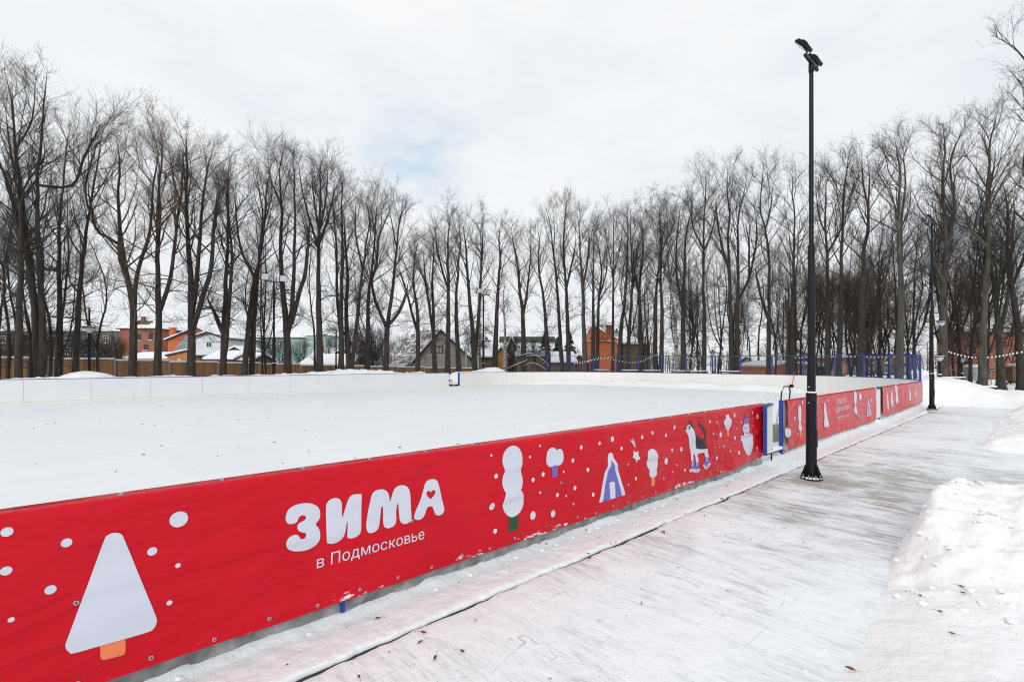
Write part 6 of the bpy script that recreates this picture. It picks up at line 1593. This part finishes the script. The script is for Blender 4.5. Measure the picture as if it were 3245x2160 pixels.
q = MB(); q.tube([(0, 0.05, 0), (0.1, 0.3, -1.6)], 0.04, 6); q.build('mount', M['galv'], e)
e = empty('stove_pipe', 'thin metal flue pipe right of the grey gable', 'flue pipe', PX(1477, 1180, 56))
q = MB(); q.tube([(0, 0, 0), (0, 0, 2.6)], 0.11, 10); q.build('pipe', M['galv'], e)
q = MB(); q.tube([(0, 0, 2.6), (0, 0, 2.85)], [0.17, 0.15], 10); q.build('cap', M['galv'], e)
house('snowy_house', 'snow roofed house right of the grey gabled house', 'house', 1486, 1560, 1132, 1160, 68, 9, 'shed_wall', 'side', 1088)
house('brown_shed', 'brown plank gable with a snowy side roof behind the birch', 'shed', 1566, 1608, 1132, 1160, 70, 6, 'orange_plank', 'gable', 1106)
house('tall_shed', 'tall weathered brown gable behind the Y shaped tree', 'shed', 1600, 1642, 1128, 1160, 74, 7, 'shed_wall', 'gable', 1076)
house('green_roofed_block', 'distant pale building with a green roof strip', 'building', 1585, 1760, 1084, 1150, 130, 12, 'plaster_white', 'side', 1068, roof_m='needle', snow=False, wins=[(x, 1100, 8, 12) for x in range(1600, 1750, 22)])
house('low_house', 'low brown house behind the fallen branches', 'house', 1640, 1735, 1128, 1165, 62, 7, 'shed_wall', 'side', 1112, snow=False, roof_m='slate')
house('snowy_house', 'snow roofed low house under the firs behind the net', 'house', 1742, 1822, 1150, 1170, 60, 8, 'shed_wall', 'side', 1122)
house('brown_gable', 'brown gable joined to the snow roofed house under the firs', 'house', 1818, 1852, 1146, 1170, 61, 8, 'shed_wall', 'gable', 1130)
house('orange_house', 'tall orange house with a brick chimney behind the net', 'house', 1868, 1957, 1078, 1185, 62, 4, 'orange_wall', 'gable', 1040, peak=0.2, trim='orange_wall', over=0.12, snow=False, chim=[(1930, 1033, 1068, 18, 2.5, 'brick')])
q = MB(); a_ = PX(1862, 1079.5, 61.95); b_ = PX(1957, 1079.5, 61.95)
e = empty('cornice', 'white cornice across the front of the tall orange house', 'cornice', a_); q.box(0, b_.x-a_.x, -0.12, -0.004, -0.05, 0.06); q.build('band', M['frame_white'], e)
house('brick_annex', 'dark brick building right of the tall orange house', 'building', 1962, 2060, 1092, 1185, 66, 5, 'shed_wall', 'flat')
house('plank_house', 'orange plank house with white windows and snowy roof behind the net', 'house', 2452, 2560, 1164, 1195, 47, 7, 'orange_plank', 'gable', 1152, peak=0.48, wins=[(2530, 1182, 13, 16, dict(pane='glass')), (2549, 1182, 12, 16), (2546, 1168, 20, 3, dict(bars=0, fr=0.02))], over=0.25, trim='orange_plank')
house('plank_annex', 'lower plank annex with pale windows right of the near mast', 'house', 2572, 2612, 1166, 1195, 48, 6, 'shed_wall', 'side', 1156, wins=[(2588, 1180, 8, 14), (2600, 1180, 8, 14)])
house('log_house', 'brown gabled house with snowy roof above the orange plank house', 'house', 2512, 2556, 1142, 1170, 58, 7, 'shed_wall', 'gable', 1129)
house('snowy_house', 'white roof rising behind the slender kinked tree', 'house', 2420, 2480, 1165, 1185, 62, 8, 'concrete', 'side', 1133)
house('pale_wall', 'pale low wall left of the orange plank house', 'wall', 2380, 2450, 1172, 1195, 52, 1.0, 'plaster_white', 'flat')
house('brick_block', 'brown building behind the right bays of the net', 'building', 2640, 2880, 1122, 1200, 78, 4, 'shed_wall', 'side', 1110, wins=[(x, y, 14, 18) for x in (2660, 2710, 2760, 2810, 2860) for y in (1140, 1172)])
house('tan_house', 'tan rendered house wall low behind the right net bays', 'house', 2590, 2680, 1135, 1195, 62, 8, 'orange_plank', 'side', 1108)
house('red_brick_building', 'red brick building with white windows at the right edge', 'building', 3040, 3420, 1052, 1210, 56, 3, 'brick', 'side', 1034, wins=[(x, y, 24, 26, dict(hb=1)) for x in (3228, 3300) for y in (1078, 1128, 1172)] + [(3068, 1160, 26, 34, dict(frame='frame_dark')), (3110, 1162, 18, 30, dict(frame='frame_dark')), (3120, 1085, 22, 24), (3165, 1128, 20, 22)], chim=[(3222, 1026, 1050, 30, 5, 'shed_wall')])
# ================================================================ light, sky, camera
w = bpy.data.worlds.new('World'); SC.world = w; w.use_nodes = True
nt = w.node_tree; g = G(nt); bg = nt.nodes['Background']
SUN_EL, SUN_AZ = math.radians(24), math.radians(200)
sky = g.n('ShaderNodeTexSky', sky_type='NISHITA', sun_disc=False, sun_elevation=SUN_EL, sun_rotation=SUN_AZ)
tc = g.n('ShaderNodeTexCoord').outputs['Generated']
mp = g.mapping(tc, (1.0, 1.0, 2.2))
n1 = g.noise(mp, 2.1, 7, 0.55); n2 = g.noise(g.mapping(tc, (1, 1, 2.5), (4, 1, 2)), 5.0, 6, 0.6)
# the one opening in the overcast, low and a little left of the view axis
hole_dir = Vector(((1345-CX)/F, 1.0, (HY-515)/F)).normalized()
dt = g.n('ShaderNodeVectorMath', operation='DISTANCE'); g.l(g.mapping(tc, (1, 1, 1.35)), dt.inputs[0]); dt.inputs[1].default_value = (hole_dir.x, hole_dir.y, hole_dir.z*1.35)
near = g.math('SUBTRACT', 1.0, g.math('MULTIPLY', dt.outputs['Value'], 7.0), True)
open_ = g.math('MULTIPLY', near, g.ramp(g.math('ADD', g.math('MULTIPLY', n1, 0.5), g.math('MULTIPLY', n2, 0.5)), [(0.46, 1.0), (0.62, 0.0)]))
open_ = g.math('ADD', g.math('MULTIPLY', open_, 1.05), g.math('MULTIPLY', g.ramp(n2, [(0.36, 1.0), (0.52, 0.0)]), 0.06), True)
cloud = g.mix(g.ramp(g.math('ADD', g.math('MULTIPLY', n1, 0.6), g.math('MULTIPLY', n2, 0.4)), [(0.36, 0.0), (0.60, 1.0)]), CLOUD_LO, CLOUD_HI)
blue = g.n('ShaderNodeVectorMath', operation='SCALE'); g.l(sky.outputs['Color'], blue.inputs[0]); blue.inputs['Scale'].default_value = 1.0
veil = g.mix(0.75, blue.outputs[0], (6.0, 7.9, 9.7))
col = g.mix(open_, cloud, veil)
g.l(col, bg.inputs['Color']); bg.inputs['Strength'].default_value = 0.1
sl = bpy.data.lights.new('sun', 'SUN'); sl.energy = 1.35; sl.angle = math.radians(25); sl.color = (1.0, 0.97, 0.92)
so = bpy.data.objects.new('sun', sl); link(so)
sd = Vector((math.sin(SUN_AZ)*math.cos(SUN_EL), math.cos(SUN_AZ)*math.cos(SUN_EL), math.sin(SUN_EL)))
so.rotation_euler = sd.to_track_quat('Z', 'Y').to_euler()
cam = bpy.data.cameras.new('camera'); co = bpy.data.objects.new('camera', cam); link(co)
co.location = (0, 0, EYE); co.rotation_euler = (math.radians(90), 0, 0)
cam.sensor_fit = 'HORIZONTAL'; cam.sensor_width = 36; cam.lens = F/3245*36
cam.shift_x = (CX-1622.5)/3245; cam.shift_y = (HY-1080)/3245
cam.clip_start = 0.05; cam.clip_end = 4000
SC.camera = co
vs = SC.view_settings; vs.view_transform = 'Standard'; vs.look = 'None'; vs.exposure = 0.0; vs.gamma = 1.0
SC.cycles.use_denoising = True
SC.cycles.denoiser = 'OPENIMAGEDENOISE'
SC.cycles.denoising_input_passes = 'RGB_ALBEDO_NORMAL'
SC.cycles.denoising_prefilter = 'ACCURATE'
SC.cycles.filter_width = 1.15
